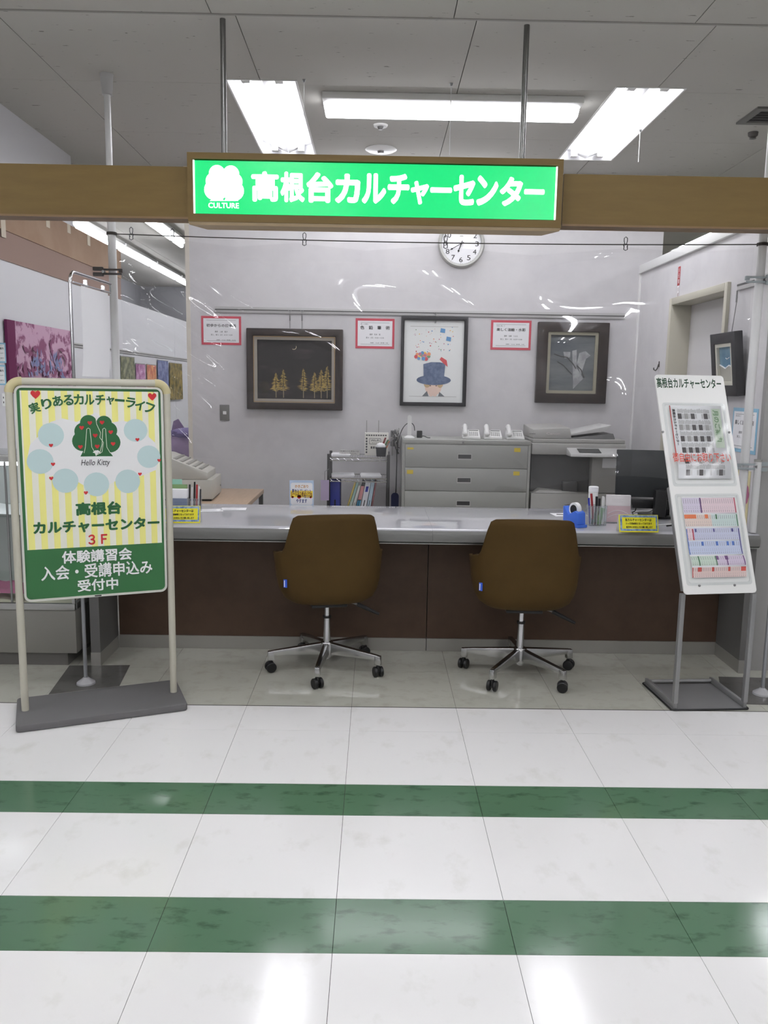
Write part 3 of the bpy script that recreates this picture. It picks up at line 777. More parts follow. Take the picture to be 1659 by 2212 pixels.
t, bar, (u0, u1, v0, v1) = sheet('newsletter', 'newsletter with photo columns in the upper clear pocket of the brochure stand', PKT[0], 'leaflets in the brochure stand')
mb = MB(); mg = MB(); mk = MB()
for i in range(6):
    for j in range(6):
        a = .14+i*.125; c = .04+j*.155
        if i == 5 and j > 1: continue
        if rnd.random() < .72:
            bar(rnd.choice((mk, mg, mk)), a, a+.075, c, c+.075)
        for q in range(8): bar(mg, a+q*.015, a+q*.015+.007, c+.082, c+.145-.02*rnd.random())
        for q in range(3): bar(mg, a+.082+q*.013, a+.088+q*.013, c+.005, c+.07)
ob('photo_print', mk.xf(T), mat('news_dark', (70, 66, 66), .7), t); ob('column_print', mg.xf(T), mat('news_grey', (158, 156, 154), .7), t)
bar(mb, .80, .97, .42, .96); ob('heading_band', mb.xf(T), mat('news_green', (196, 208, 190), .7), t)
ob('heading', write(MB(), '月のご案内', u0+(u1-u0)*.82, u0+(u1-u0)*.93, v0+(v1-v0)*.5, v0+(v1-v0)*.94, -.0175, bold=.02, rot=90).xf(T), mat('print_mid_green', (92, 132, 86), .6), t)
ob('side_heading', write(MB(), '高根台カルチャーセンター', u0+(u1-u0)*.04, u0+(u1-u0)*.10, v0+(v1-v0)*.45, v0+(v1-v0)*.95, -.0175, bold=.03, rot=90).xf(T), M_ink, t)
mb = MB(); bar(mb, .0, .02, .3, 1.0); ob('red_edge', mb.xf(T), mat('news_red', (176, 60, 50), .6), t)
t, bar, (u0, u1, v0, v1) = sheet('timetable', 'timetable sheet with pastel coloured bands in the lower clear pocket', PKT[1], 'leaflets in the brochure stand')
bands = [((.0, .12), [(0, 1, (232, 206, 200))]), ((.14, .26), [(0, .46, (206, 222, 206)), (.46, 1, (220, 204, 224))]), ((.28, .45), [(0, 1, (202, 210, 234))]), ((.46, .61), [(.14, 1, (206, 208, 230)), (0, .13, (238, 214, 220))]),
         ((.63, .78), [(0, .5, (234, 214, 204)), (.5, 1, (208, 224, 220))]), ((.80, .99), [(0, .33, (222, 212, 230)), (.33, 1, (236, 212, 218))])]
mtxt = MB(); acc = {}
for (c, e), secs in bands:
    for (a, b, col) in secs:
        acc.setdefault(col, MB()); bar(acc[col], a, b, c, e, .0006)
        n = int((b-a)*26)
        for i in range(n):
            x = a+(b-a)*(i+.5)/n
            for (f0, f1) in ((.62, .95), (.40, .44), (.28, .34), (.05, .2)):
                bar(mtxt, x-.003, x+.003, c+(e-c)*f0, c+(e-c)*(f1-.1*rnd.random()*(f1-f0)), .0009)
for col, m_ in acc.items(): ob('colour_band', m_.xf(T), mat('band_%d_%d' % (col[0], col[2]), col, .7), t)
ob('table_print', mtxt.xf(T), mat('news_text', (128, 126, 134), .7), t)
for col, lst in {(196, 66, 52): [(.10, .17, .07, .12), (.36, .40, .07, .12), (.66, .70, .07, .12), (.90, .99, .07, .12), (0, .015, 0, .12)], (226, 118, 66): [(.0, .22, .73, .78), (.38, .44, .73, .78)],
                 (70, 110, 190): [(.25, .29, .39, .44), (.52, .56, .39, .44), (.72, .76, .39, .44), (.82, .86, .39, .44), (0, .015, .28, .60)], (70, 64, 130): [(.16, .19, .56, .60), (.5, .53, .56, .6), (.84, .88, .56, .6), (.97, .99, .28, .6)],
                 (96, 52, 110): [(.47, .51, .21, .26), (.63, .69, .21, .26), (.65, .67, .14, .22), (.32, .345, .80, .99), (.97, .99, .14, .26)], (62, 112, 74): [(.13, .155, .14, .26), (.45, .47, .14, .26), (.58, .61, .72, .78), (.97, .99, .63, .78)], (180, 60, 80): [(.11, .135, .46, .60), (.97, .99, .80, .99)]}.items():
    mb = MB()
    for r in lst: bar(mb, *r, .0011)
    ob('colour_tab', mb.xf(T), mat('tab_%d_%d' % (col[0], col[2]), col, .7), t)

# ================================================================== things on the back wall
def notice(label, box, lines, border, plane=None, rz=0):
    """a bordered paper notice pinned flat on a wall; lines = (text, x0, x1, z0, z1, bold) in fractions"""
    x0, y0, x1, y1 = box
    X0, X1, Z0, Z1 = rectY(x0, y0, x1, y1, BACK)
    w, h = X1-X0, Z1-Z0
    t = thing('notice', label, 'notice', ((X0+X1)/2, BACK-.0005, (Z0+Z1)/2), 0, 'class notices on the back wall')
    fill_notice(t, w, h, lines, border)
    return t
def fill_notice(t, w, h, lines, border):
    ob('border_sheet', MB().box(-w/2, w/2, -.002, 0, -h/2, h/2), border, t)
    pa = ob('paper', MB().box(-w*.445, w*.445, -.003, -.002, -h*.42, h*.42), M_paper, t)
    mb = MB().rect(-w*.37, w*.37, h*.355, h*.362, -.0034).rect(-w*.37, w*.37, -h*.362, -h*.355, -.0034)
    for (s, a, b, c, d, bo) in lines: write(mb, s, -w/2+w*a, -w/2+w*b, -h/2+h*c, -h/2+h*d, -.0034, bold=bo, res=2)
    ob('print', mb, M_ink, pa)
M_rose = mat('border_rose', (196, 78, 92), .6)
notice('red-bordered class notice left of the gold tree painting', (435, 683, 521, 745), [('初歩からの日本画', .13, .87, .62, .73, .02), ('講師　上倉　亜沙', .34, .66, .43, .49, 0), ('第１，第３（火）10:15〜12:00', .24, .78, .32, .38, 0), ('受講料　￥5,720　教材費　￥2,750', .38, .86, .15, .19, 0)], M_rose)
notice('red-bordered class notice between the two middle paintings', (768, 688, 852, 753), [('楽しく気軽に', .13, .33, .79, .83, 0), ('色　鉛　筆　術', .12, .88, .63, .76, .02), ('講師　松本　綾', .36, .64, .44, .50, 0), ('第４（月）10:30〜12:30', .27, .73, .33, .39, 0), ('受講料　￥2,640　教材費　別途', .38, .84, .17, .21, 0)], M_rose)
notice('red-bordered class notice left of the grey bird painting', (1060, 692, 1147, 756), [('自由に描こう', .14, .34, .79, .83, 0), ('楽しく油絵・水彩', .14, .86, .63, .74, .02), ('講師　加藤　つよみ', .33, .67, .44, .50, 0), ('第２，第４（木）10:30〜12:30', .24, .78, .33, .39, 0), ('受講料　￥5,720　教材費　￥660', .38, .84, .17, .21, 0)], M_rose)

# picture rail and hooks
ra = atY(465, 668, BACK); rb = atY(1350, 684, BACK); rz_ = (ra.z+rb.z)/2
t = thing('picture_rail', 'pale metal picture rail along the back wall', 'picture rail', (0, BACK, rz_))
ob('rail', MB().box(ra.x, rb.x, -.012, -.0005, -.022, .022), mat('rail_grey', (188, 187, 186), .5), t, bevel=.002)
ob('rail_slot', MB().box(ra.x+.001, rb.x-.001, -.0128, -.012, -.004, .004), mat('slot_dark', (90, 89, 88), .6), t)
def frame_pic(label, box, outer, inner, wood, liner, tilt=0.0, hooks=(), depth=.045, bev=.006, g=.022):
    """framed picture hung on the back wall; inner = picture opening in pixels"""
    X0, X1, Z0, Z1 = rectY(*box, BACK); c = ((X0+X1)/2, BACK-.012, (Z0+Z1)/2)
    t = thing('framed_picture', label, 'framed picture', c, 0, 'framed pictures on the back wall')
    w, h = (X1-X0)/2, (Z1-Z0)/2
    I = rectY(*inner, BACK); i0, i1, j0, j1 = I[0]-c[0], I[1]-c[0], I[2]-c[2], I[3]-c[2]
    ob('frame', MB().ring(R4(-w, w, -h, h), R4(i0, i1, j0, j1), -depth, 0), wood, t, bevel=bev)
    g = g if liner else 0
    if liner:
        ob('liner', MB().ring(R4(i0, i1, j0, j1), R4(i0+g, i1-g, j0+g, j1-g), -depth*.7, -.006), liner, t)
    for hx in hooks:
        p = atY(hx, 700, BACK); x = p.x-c[0]
        ob('hanging_wire', MB().cyl((x, -.014, h-.01), (x, -.014, rz_-c[2]-.02), .0022, 6), M_steel, t)
        ob('wire_hook', MB().cyl((x, -.016, rz_-c[2]-.075), (x, -.016, rz_-c[2]-.035), .005, 8).tube([(x-.012, -.016, rz_-c[2]+.004), (x, -.016, rz_-c[2]-.015), (x+.012, -.016, rz_-c[2]+.004)], .003, 6), M_steel, t)
    return t, c, (i0+g, i1-g, j0+g, j1-g)
# 1: golden trees
M_dframe = mat('dark_wood_frame', (40, 32, 29), .4, noise=((54, 42, 36), 20, .4, .7, (1, 1, 4)))
t, c, (i0, i1, j0, j1) = frame_pic('dark framed painting of golden trees under a crescent moon', (535, 711, 741, 885), None, (549, 727, 725, 870), M_dframe, mat('liner_cream', (158, 152, 142), .6), hooks=(627, 653), g=.028)
ob('gold_bead', MB().ring(R4(i0-.024, i1+.024, j0-.024, j1+.024), R4(i0-.020, i1+.020, j0-.020, j1+.020), -.0462, -.043), mat('gold_bead', (160, 128, 84), .4, metal=.5), t)
pa = ob('painting', MB().box(i0, i1, -.012, -.004, j0, j1), mat('night_paint', (38, 35, 33), .45, noise=((70, 62, 62), 6, .5, .75, (.6, 1, 2.5))), t)
mb = MB(); mt = MB(); j0 += .004
for (fx, base, hgt) in ((.25, .02, .31), (.35, .02, .37), (.62, .02, .39), (.77, .02, .33), (.86, .02, .38), (.94, .02, .44)):
    x = i0+(i1-i0)*fx; hh = (j1-j0)*(hgt)+.05; z0 = j0+.005
    mt.box(x-.0025, x+.0025, -.0145, -.012, z0, z0+hh*.4)
    for q in range(52):
        f = q/52; zz = z0+hh*(.25+.75*f); sp_ = (.058*(1-f)**.8+.003)*min(1, (f+.12)*4)
        for s in (-1, 1):
            ln = sp_*(.3+.75*rnd.random())
            mb.quad((x, -.0145-.0001*q, zz-.001), (x+s*ln, -.0145-.0001*q, zz-.008+.016*rnd.random()), (x+s*ln*.4, -.0145-.0001*q, zz+.003))
ob('gold_leaves', mb, mat('gold_paint', (170, 146, 82), .6), pa); ob('pale_trunks', mt, mat('trunk_paint', (150, 138, 110), .6), pa)
mo = []
for q in range(12): mo.append((i0+(i1-i0)*.49+.018*math.cos(-2.2+2.6*q/11), -.0135, j1-.05+.018*math.sin(-2.2+2.6*q/11)))
ob('crescent', MB().tube(mo, .0016, 5), mat('moon_paint', (226, 214, 178), .5), pa)
# 2: hat portrait
M_bframe = mat('black_frame', (34, 33, 36), .35)
t, c, (i0, i1, j0, j1) = frame_pic('black framed drawing of a face under a blue top hat', (865, 685, 1008, 877), None, (872, 693, 1000, 869), M_bframe, None, hooks=(940,), depth=.03, bev=.003)
pa = ob('drawing', MB().box(i0, i1, -.012, -.004, j0, j1), mat('drawing_paper', (232, 234, 232), .6), t)
w = i1-i0; h = j1-j0; cx = i0+w*.5
ob('mat_line', MB().box(i0+w*.1, i1-w*.1, -.0126, -.012, j1-h*.075, j1-h*.07).box(i0+w*.1, i1-w*.1, -.0126, -.012, j0+h*.07, j0+h*.075), mat('mat_line', (180, 178, 176), .6), pa)
mb = MB()
mb.quad(*[(i0+w*a, -.0135, j0+h*b) for a, b in ((.34, .27), (.68, .27), (.70, .48), (.60, .495), (.46, .495), (.33, .47))]); mb.disc(cx+w*.01, j0+h*.275, w*.29, -.0137, 28, h*.062)
ob('top_hat', mb, mat('hat_blue', (108, 122, 148), .6, noise=((86, 100, 128), 30, .4, .6)), pa)
mb = MB().disc(cx+w*.005, j0+h*.185, w*.14, -.0133, 24, h*.10)
ob('face', mb, mat('face_paint', (232, 206, 190), .6), pa)
ob('hair', MB().disc(cx-w*.1, j0+h*.225, w*.055, -.01345, 14, h*.045).disc(cx+w*.12, j0+h*.225, w*.05, -.01345, 14, h*.045).disc(cx, j0+h*.25, w*.13, -.01342, 14, h*.03), mat('hair_paint', (196, 168, 130), .6), pa)
ob('eyes', MB().disc(cx-w*.045, j0+h*.205, w*.014, -.0138, 10, h*.007).disc(cx+w*.055, j0+h*.205, w*.014, -.0138, 10, h*.007), mat('eye_paint', (110, 86, 80), .6), pa)
ob('hands', MB().disc(cx-w*.03, j0+h*.125, w*.045, -.0139, 14, h*.055).disc(cx+w*.035, j0+h*.125, w*.045, -.01395, 14, h*.055), mat('hand_paint', (230, 204, 190), .6), pa)
ob('collar', MB().quad((cx-w*.18, -.0134, j0+h*.075), (cx-w*.07, -.0134, j0+h*.075), (cx-w*.1, -.0134, j0+h*.14)).quad((cx+w*.2, -.0134, j0+h*.075), (cx+w*.09, -.0134, j0+h*.075), (cx+w*.11, -.0134, j0+h*.13)), mat('collar_paint', (112, 116, 120), .6), pa)
cols = [(206, 84, 88), (236, 196, 92), (100, 150, 196), (122, 160, 122), (232, 152, 110), (190, 120, 150)]
fl = [MB() for _ in cols]
for q in range(18):
    a = rnd.random()*6.28; r = rnd.random()**.5
    fl[q % 6].disc(i0+w*(.32+.13*r*math.cos(a)), j0+h*(.565+.05*r*math.sin(a)), w*(.02+.018*rnd.random()), -.0139-.00001*q, 10)
for q in range(54):
    x = i0+w*(.16+.68*rnd.random()); z = j0+h*(.62+.30*rnd.random()); s = w*(.006+.013*rnd.random()); a = rnd.random()*3
    ca, sa = math.cos(a)*s, math.sin(a)*s*.8
    fl[rnd.randrange(6)].quad((x+ca, -.0131, z+sa), (x-sa, -.0131, z+ca), (x-ca*.6, -.0131, z-sa*.6), (x+sa*.6, -.0131, z-ca*.6))
fl[0].quad((cx+w*.1, -.0139, j0+h*.53), (cx+w*.13, -.0139, j0+h*.56), (cx+w*.22, -.0139, j0+h*.52), (cx+w*.24, -.0139, j0+h*.44), (cx+w*.17, -.0139, j0+h*.48))
for s in (.6, .7): fl[2].quad((i0+w*s, -.0139, j0+h*.86-h*(s-.6)), (i0+w*(s+.08), -.0139, j0+h*.85-h*(s-.6)), (i0+w*(s+.085), -.0139, j0+h*.90-h*(s-.6)), (i0+w*(s+.01), -.0139, j0+h*.91-h*(s-.6)))
for k_, m_ in enumerate(fl): ob('flower_confetti', m_, mat('confetti_%s' % 'abcdef'[k_], cols[k_], .6), pa)
# 3: grey relief painting
t, c, (i0, i1, j0, j1) = frame_pic('dark framed grey painting of a white bird shape on a branch', (1157, 697, 1309, 871), None, (1179, 718, 1287, 850), M_dframe, mat('liner_olive', (150, 146, 128), .6), hooks=(1231,))
pa = ob('painting', MB().box(i0, i1, -.012, -.004, j0, j1), mat('grey_paint_field', (112, 116, 116), .6, noise=((86, 92, 96), 5, .35, .65, (.6, 1, 3))), t)
w = i1-i0; h = j1-j0
def pg(mb, pts, y): mb.quad(*[(i0+w*a, y, j0+h*b) for a, b in pts])
mb = MB(); pg(mb, ((.50, .72), (.60, .74), (.62, .42), (.78, .22), (.56, .03), (.54, .30)), -.0145); pg(mb, ((.62, .50), (.66, .68), (.80, .72), (.92, .64), (.82, .58), (.72, .28)), -.015); pg(mb, ((.30, .70), (.46, .70), (.46, .60), (.34, .58)), -.0142)
ob('white_shape', mb, mat('relief_white', (166, 168, 168), .6, noise=((140, 142, 143), 16, .4, .6)), pa)
ob('branch', MB().tube([(i0+w*a, -.0145, j0+h*b) for a, b in ((.1, .66), (.25, .62), (.4, .60), (.52, .5), (.6, .4))], .004, 6).tube([(i0+w*a, -.016, j0+h*b) for a, b in ((.62, .46), (.72, .38), (.8, .24))], .004, 6).tube([(i0+w*a, -.016, j0+h*b) for a, b in ((.18, .52), (.32, .46), (.44, .36), (.52, .30))], .003, 6), mat('branch_paint', (90, 90, 88), .6), pa, smooth=True)

# clock
cc = atY(996, 530, BACK); R_ = .172
ck = thing('wall_clock', 'round silver-rimmed wall clock with black numerals partly behind the sign', 'clock', (cc.x, BACK-.0005, cc.z+.01))
def lath_y(prof, n=48): return MB().lathe(prof, n=n).xf(Matrix.Rotation(PI/2, 4, 'X'))
rim = MB()
prof = [(R_, 0), (R_, .022), (R_-.010, .036), (R_-.022, .034), (R_-.027, .018)]
nn = 56
vs = []
for r, z in prof: vs += [(r*math.cos(2*PI*i/nn), -z, r*math.sin(2*PI*i/nn)) for i in range(nn)]
rim.add(vs, [(j*nn+i, j*nn+(i+1) % nn, (j+1)*nn+(i+1) % nn, (j+1)*nn+i) for j in range(len(prof)-1) for i in range(nn)])
ob('rim', rim, mat('clock_silver', (178, 178, 174), .35, metal=.5), ck, smooth=True)
fc = ob('face', lath_y([(0, .001), (R_-.002, .001), (R_-.018, .016), (0, .016)]), M_paper, ck)
mb = MB()
for n in range(1, 13):
    a = PI/2-2*PI*n/12; x, z = .115*math.cos(a), .115*math.sin(a); wd_ = .013*(1.7 if n > 9 else 1)
    write(mb, str(n), x-wd_, x+wd_, z-.0175, z+.0175, -.0168)
ob('numerals', mb, M_ink, fc)
mb = MB()
for n in range(60):
    a = 2*PI*n/60; r0, r1 = (.141 if n % 5 else .137), .145; e = .0008
    mb.quad((r0*math.cos(a)-e, -.0167, r0*math.sin(a)), (r0*math.cos(a)+e, -.0167, r0*math.sin(a)), (r1*math.cos(a)+e, -.0167, r1*math.sin(a)), (r1*math.cos(a)-e, -.0167, r1*math.sin(a)))
ob('minute_ticks', mb, M_ink, fc)
def hand(ang_deg, L, wd_, y):
    a = math.radians(90-ang_deg)
    m = MB().prism([(-.02, -wd_*.5), (L*.75, -wd_*.5), (L*.78, -wd_*1.6), (L, 0), (L*.78, wd_*1.6), (L*.75, wd_*.5), (-.02, wd_*.5)], y-.001, y)
    return m.xf(Matrix.Rotation(-a, 4, 'Y'))
ob('hour_hand', hand(200, .068, .0055, -.018), M_ink, ck); ob('minute_hand', hand(240, .098, .004, -.020), M_ink, ck)
ob('centre_cap', lath_y([(0, .016), (.006, .016), (.006, .024), (0, .024)], 12), M_ink, ck)
ob('maker_mark', MB().rect(-.012, .012, .052, .055, -.0168), M_ink, fc)

# switch plate
X0, X1, Z0, Z1 = rectY(475, 874, 496, 909, BACK)
t = thing('wall_switch', 'grey wall switch plate below the first class notice', 'switch', ((X0+X1)/2, BACK-.0005, (Z0+Z1)/2))
ob('plate', MB().box(-.036, .036, -.008, 0, -.06, .06), mat('switch_grey', (120, 119, 116), .4, metal=.3), t, bevel=.003)
ob('rocker', MB().box(-.012, .014, -.012, -.008, -.012, .012), M_white, t, bevel=.002)

# ================================================================== right wall things
fr = Frame((RW, 0, 0), -PI/2)
def rw(x, y): return fr.px(x, y, 0)
def rwt(name, label, cat, u, v, d=.0005): return thing(name, label, cat, (RW-d, -u, v), -PI/2)
u, v = rw(1466, 617)
t = rwt('wall_sticker', 'narrow red and white sticker strip above the door frame', 'sticker', u, v)
ob('strip', MB().box(-.022, .022, -.0012, 0, -.12, .12), M_paper, t)
ob('red_half', MB().box(-.022, .022, -.0018, -.0012, .0, .12), mat('sticker_red', (170, 50, 52), .5), t)
mb = MB()
for q, ch in enumerate('火元責'): write(mb, ch, -.014, .014, .085-q*.036, .112-q*.036, -.0022)
ob('white_print', mb, M_paper, t)
mb = MB()
for q, ch in enumerate('任者'): write(mb, ch, -.012, .012, -.035-q*.034, -.01-q*.034, -.0016)
ob('dark_print', mb.rect(-.0215, -.0195, -.118, 0, -.0016).rect(.0195, .0215, -.118, 0, -.0016), mat('sticker_dark', (120, 60, 60), .5), t)
u, v = rw(1424, 790)
t = rwt('wall_hook', 'small dark metal hook on the wall beside the door', 'hook', u, v)
ob('plate', MB().box(-.008, .008, -.004, 0, -.01, .03), mat('hook_dark', (84, 82, 80), .4, metal=.7), t, bevel=.002)
ob('hook_arm', MB().tube([(0, -.004, .01), (0, -.012, -.02), (0, -.024, -.034), (0, -.036, -.026), (0, -.036, -.014)], .0045, 8), mat('hook_dark', (84, 82, 80)), t, smooth=True)
u0, v0 = rw(1597, 618); 
t = rwt('picture_rail', 'short pale picture rail on the right wall above the seascape', 'picture rail', u0, v0)
ob('rail', MB().box(0, .42, -.012, 0, -.024, .024), mat('rail_grey', (188, 187, 186)), t, bevel=.002)
ob('rail_slot', MB().box(.001, .419, -.0128, -.012, -.002, .008), mat('slot_dark', (90, 89, 88)), t)
# seascape, hanging forward at the top
(ua, va), (ub, vb) = rw(1556, 792), rw(1618, 780)
sc_ = rw(1590, 787)
sw, sh2 = .160, .170
zc = rw(1588, 787)[1]
t = thing('seascape_picture', 'black framed seascape hanging on the right wall beside the door', 'framed picture', (RW-.012, -rw(1588, 787)[0], zc), -PI/2)
Tt = Matrix.Translation((0, -.03, 0)) @ Matrix.Rotation(math.radians(7), 4, 'X')
ob('frame', MB().ring(R4(-sw, sw, -sh2, sh2), R4(-sw*.68, sw*.68, -sh2*.66, sh2*.66), -.025, .02).xf(Tt), M_bframe, t, bevel=.003)
ob('liner', MB().ring(R4(-sw*.68, sw*.68, -sh2*.66, sh2*.66), R4(-sw*.55, sw*.55, -sh2*.55, sh2*.55), -.02, .012).xf(Tt), mat('liner_ivory', (206, 204, 190), .6), t)
pa = ob('painting', MB().box(-sw*.56, sw*.56, -.004, .01, -sh2*.56, sh2*.56).xf(Tt), mat('sea_blue', (92, 132, 158), .5, noise=((130, 164, 180), 9, .4, .65)), t)
ob('beach', MB().quad(*[(sw*a, -.0045, sh2*b) for a, b in ((-.55, -.55), (.55, -.55), (.55, -.12), (.2, -.05), (-.1, -.14), (-.55, -.02))]).xf(Tt), mat('sand_paint', (178, 176, 166), .6), pa)
ob('surf', MB().tube([(sw*a, -.005, sh2*b) for a, b in ((.55, -.11), (.2, -.04), (-.1, -.13), (-.55, -.01))], .004, 6).xf(Tt), M_paper, pa)
ob('gull', MB().tube([(sw*(-.05), -.005, sh2*.2), (sw*.05, -.005, sh2*.16), (sw*.12, -.005, sh2*.18), (sw*.25, -.005, sh2*.21)], .002, 5).xf(Tt), M_paper, pa)
ob('hanging_wire', MB().cyl((.02, -.03, sh2-.01), (.02, -.012, v0-zc-.06), .0022, 6).cyl((.02, -.016, v0-zc-.09), (.02, -.016, v0-zc-.03), .005, 8), M_steel, t)
ob('wire_tail', MB().cyl((.0, -.02, -sh2+.01), (.0, -.008, -sh2-.09), .003, 6), M_steel, t)
u, v = rw(1608, 930)
t = rwt('notice', 'blue-bordered class notice on the right wall behind the brochure stand', 'notice', u, v)
fill_notice(t, .30, .235, [('楽しく油絵・水彩', .12, .88, .62, .73, .02), ('講師　加藤', .3, .66, .42, .48, 0), ('第２，第４（木）', .24, .76, .32, .38, 0), ('自由に描こう', .14, .34, .8, .84, 0)], mat('border_blue', (142, 186, 210), .6))
u, v = rw(1606, 1085)
t = rwt('morning_glory_poster', 'cream strip poster with a pink flower low on the right wall', 'poster', u, v)
ob('sheet', MB().box(-.09, .06, -.0012, 0, -.17, .17), mat('poster_cream', (224, 214, 168), .7), t)
mb = MB()
for q in range(9): mb.disc(.0+.038*math.cos(q*.7), .045+.038*math.sin(q*.7), .026, -.0022-q*1e-5, 14)
fl_ = ob('flower', mb, mat('flower_pink', (176, 104, 134), .6), t)
ob('writing', write(write(MB(), '朝顔', .0, .028, .10, .16, -.0018, rot=0), 'です', .0, .026, -.06, -.02, -.0018), mat('poster_ink', (120, 110, 84), .7), t)

# ================================================================== poles, cord, clips and the clear sheet
M_pole = mat('white_pole', (214, 214, 214), .3)
LP = Vector((-1.402, 4.52, 0)); RP = Vector((atY(1641, 600, 4.15).x, 4.15, 0))
for (p, lab, top) in ((LP, 'white tension pole standing on the left end of the counter', CEIL), (RP, 'white tension pole standing on the right end of the counter', CEIL)):
    t = thing('tension_pole', lab, 'pole', (p.x, p.y, CT+.0005), 0, 'white tension poles')
    h = CEIL-CT-.001
    ob('lower_tube', MB().cyl((0, 0, .01), (0, 0, h*.68), .0215, 18), M_pole, t, smooth=True)
    ob('upper_tube', MB().cyl((0, 0, h*.68), (0, 0, h-.1), .0165, 18), M_pole, t, smooth=True)
    ob('foot', MB().lathe([(.0, 0), (.032, 0), (.032, .012), (.022, .03), (.0, .03)], n=20), mat('pole_cap', (190, 190, 190), .5), t, smooth=True)
    ob('ceiling_pad', MB().lathe([(.0, h), (.034, h), (.032, h-.012), (.026, h-.1), (.0, h-.1)], n=20), mat('pole_cap', (190, 190, 190)), t, smooth=True)
cl = LP+Vector((0, 0, atY(245, 505, LP.y).z)); crr = RP+Vector((0, 0, atY(1640, 528, RP.y).z))
t = thing('clothesline', 'dark cord stretched between the two white poles', 'cord')
def cordp(f): 
    p = cl.lerp(crr, f); p.z -= .018*4*f*(1-f); return p
ob('cord', MB().tube([cordp(i/40) for i in range(41)], .0026, 6), mat('cord_dark', (62, 58, 54), .7), t, smooth=True)
for p, zz in ((LP, cl.z), (RP, crr.z)):
    for q in range(3):
        ob('cord_knot', MB().tube([(p.x+.0245*math.cos(a*.5236), p.y+.0245*math.sin(a*.5236), zz+(q-1)*.005) for a in range(12)], .0026, 6, closed=True), mat('cord_dark', (62, 58, 54)), t)
def clip_mesh(sz):
    m = MB().tube([(-.006, 0, -.012), (-.010, 0, -.004), (-.004, 0, .004), (-.008, 0, .016), (-.008, 0, .03), (0, 0, .037), (.008, 0, .03), (.008, 0, .016), (.004, 0, .004), (.010, 0, -.004), (.006, 0, -.012)], .0023, 6)
    m.tube([(-.008, -.004, .0), (-.009, -.004, -.024), (0, -.004, -.028), (.009, -.004, -.024), (.008, -.004, .0)], .0023, 6)
    m.tube([(-.010, .003, .003), (.010, .003, .003)], .002, 6)
    return m
clipm = None
def fcord(x):
    best = min(range(401), key=lambda i: abs((lambda P: W/2+F*((P-EYE).dot(RIGHT))/((P-EYE).dot(FWD)))(cordp(i/400))-x)); return cordp(best/400)
CL = [(283, 'nearest the left white pole'), (371, 'second from the left white pole'), (657, 'left of the middle painting'), (964, 'in front of the wall clock'), (1352, 'nearest the right white pole')]
for (x, lab) in CL:
    p = fcord(x)
    t = thing('wire_clip', 'small wire clip on the cord, '+lab, 'clip', p, 0, 'wire clips on the cord')
    o = ob('clip', clip_mesh(1), mat('clip_wire', (96, 98, 100), .35, metal=.7), t, smooth=True)
# clear sheet
M_vinyl = clear('clear_vinyl', (252, 252, 253), gloss=.16, rough=.015, haze=.016, edge=.6)
def vin(u, v):
    f = .012+.976*u; top = cordp(f); zt = top.z-.016
    sag = .0
    for (x, _) in CL: pass
    fr_ = [.04, .1, .3, .52, .81, .985]
    dmin = min(abs(f-a) for a in fr_)
    sag = min(.05, dmin*.28)*(1-.3*v)
    z = zt-sag-(1.18-.06*math.sin(u*9))*v
    w = .010*math.sin(9*u+3*v)+.006*math.sin(17*u-4*v+1)*(.3+v)
    w += .012*math.exp(-((u-.05)/.07)**2)*math.sin(48*u-16*v+2*math.sin(5*v))
    fo = (u*16-v*7+.6*math.sin(5*v)) % 1
    w += .016*math.exp(-((u-.07)/.08)**2)*abs(fo-.5)*2*min(1, v*3)
    fo = (v*9-u*13+.5*math.sin(9*u)) % 1
    w += .010*math.exp(-((u-.10)/.10)**2-((v-.3)/.25)**2)*abs(fo-.5)*2
    w += .009*math.exp(-((u-.62)/.28)**2)*math.sin(15*(u-.52)-11*v)
    w += .006*math.exp(-((u-.85)/.18)**2)*math.sin(18*v+6*u)
    return (top.x, top.y-.008+w*min(1, .15+v*2.2), z)
ob('clear_sheet', MB().grid(vin, 160, 80), M_vinyl, smooth=True, label='clear vinyl splash sheet hanging from the cord over the counter', cat='plastic sheet')
# spring clamps on the poles
def clamp(label, loc, rz, m):
    t = thing('spring_clamp', label, 'clamp', loc, rz, 'spring clamps on the poles')
    ob('jaw', MB().box(-.02, .075, -.004, .004, .006, .016).box(.06, .08, -.008, .008, -.004, .016), m, t, bevel=.002)
    ob('jaw', MB().box(-.02, .075, -.004, .004, -.016, -.006), m, t, bevel=.002)
    ob('grip', MB().box(-.075, -.02, -.009, .009, .004, .024), m, t, bevel=.004)
    ob('grip', MB().box(-.075, -.02, -.009, .009, -.024, -.004), m, t, bevel=.004)
    ob('spring', MB().cyl((-.02, -.012, 0), (-.02, .012, 0), .008, 10), M_steel, t, smooth=True)
p = atY(232, 587, LP.y-.03)
clamp('dark spring clamp gripping the left white pole', p, 0, mat('clamp_dark', (74, 70, 68), .45))
p = atY(1645, 604, RP.y-.028)
clamp('grey spring clamp high on the right white pole', p, PI, mat('clamp_grey', (150, 158, 160), .4))
p = atY(1625, 1008, RP.y-.028)
clamp('grey spring clamp low on the right white pole', p, PI, mat('clamp_grey', (150, 158, 160)))
p = atY(1634, 1060, 4.05)
t = thing('short_tube', 'short white tube standing on the counter beside the right wall', 'tube', (RW-.03, 4.125, CT+.0005))
ob('tube', MB().cyl((0, 0, .0), (0, 0, .36), .018, 16), M_pole, t, smooth=True); ob('cap', MB().lathe([(0, .36), (.0195, .36), (.0195, .372), (0, .374)], n=16), M_grey, t, smooth=True)

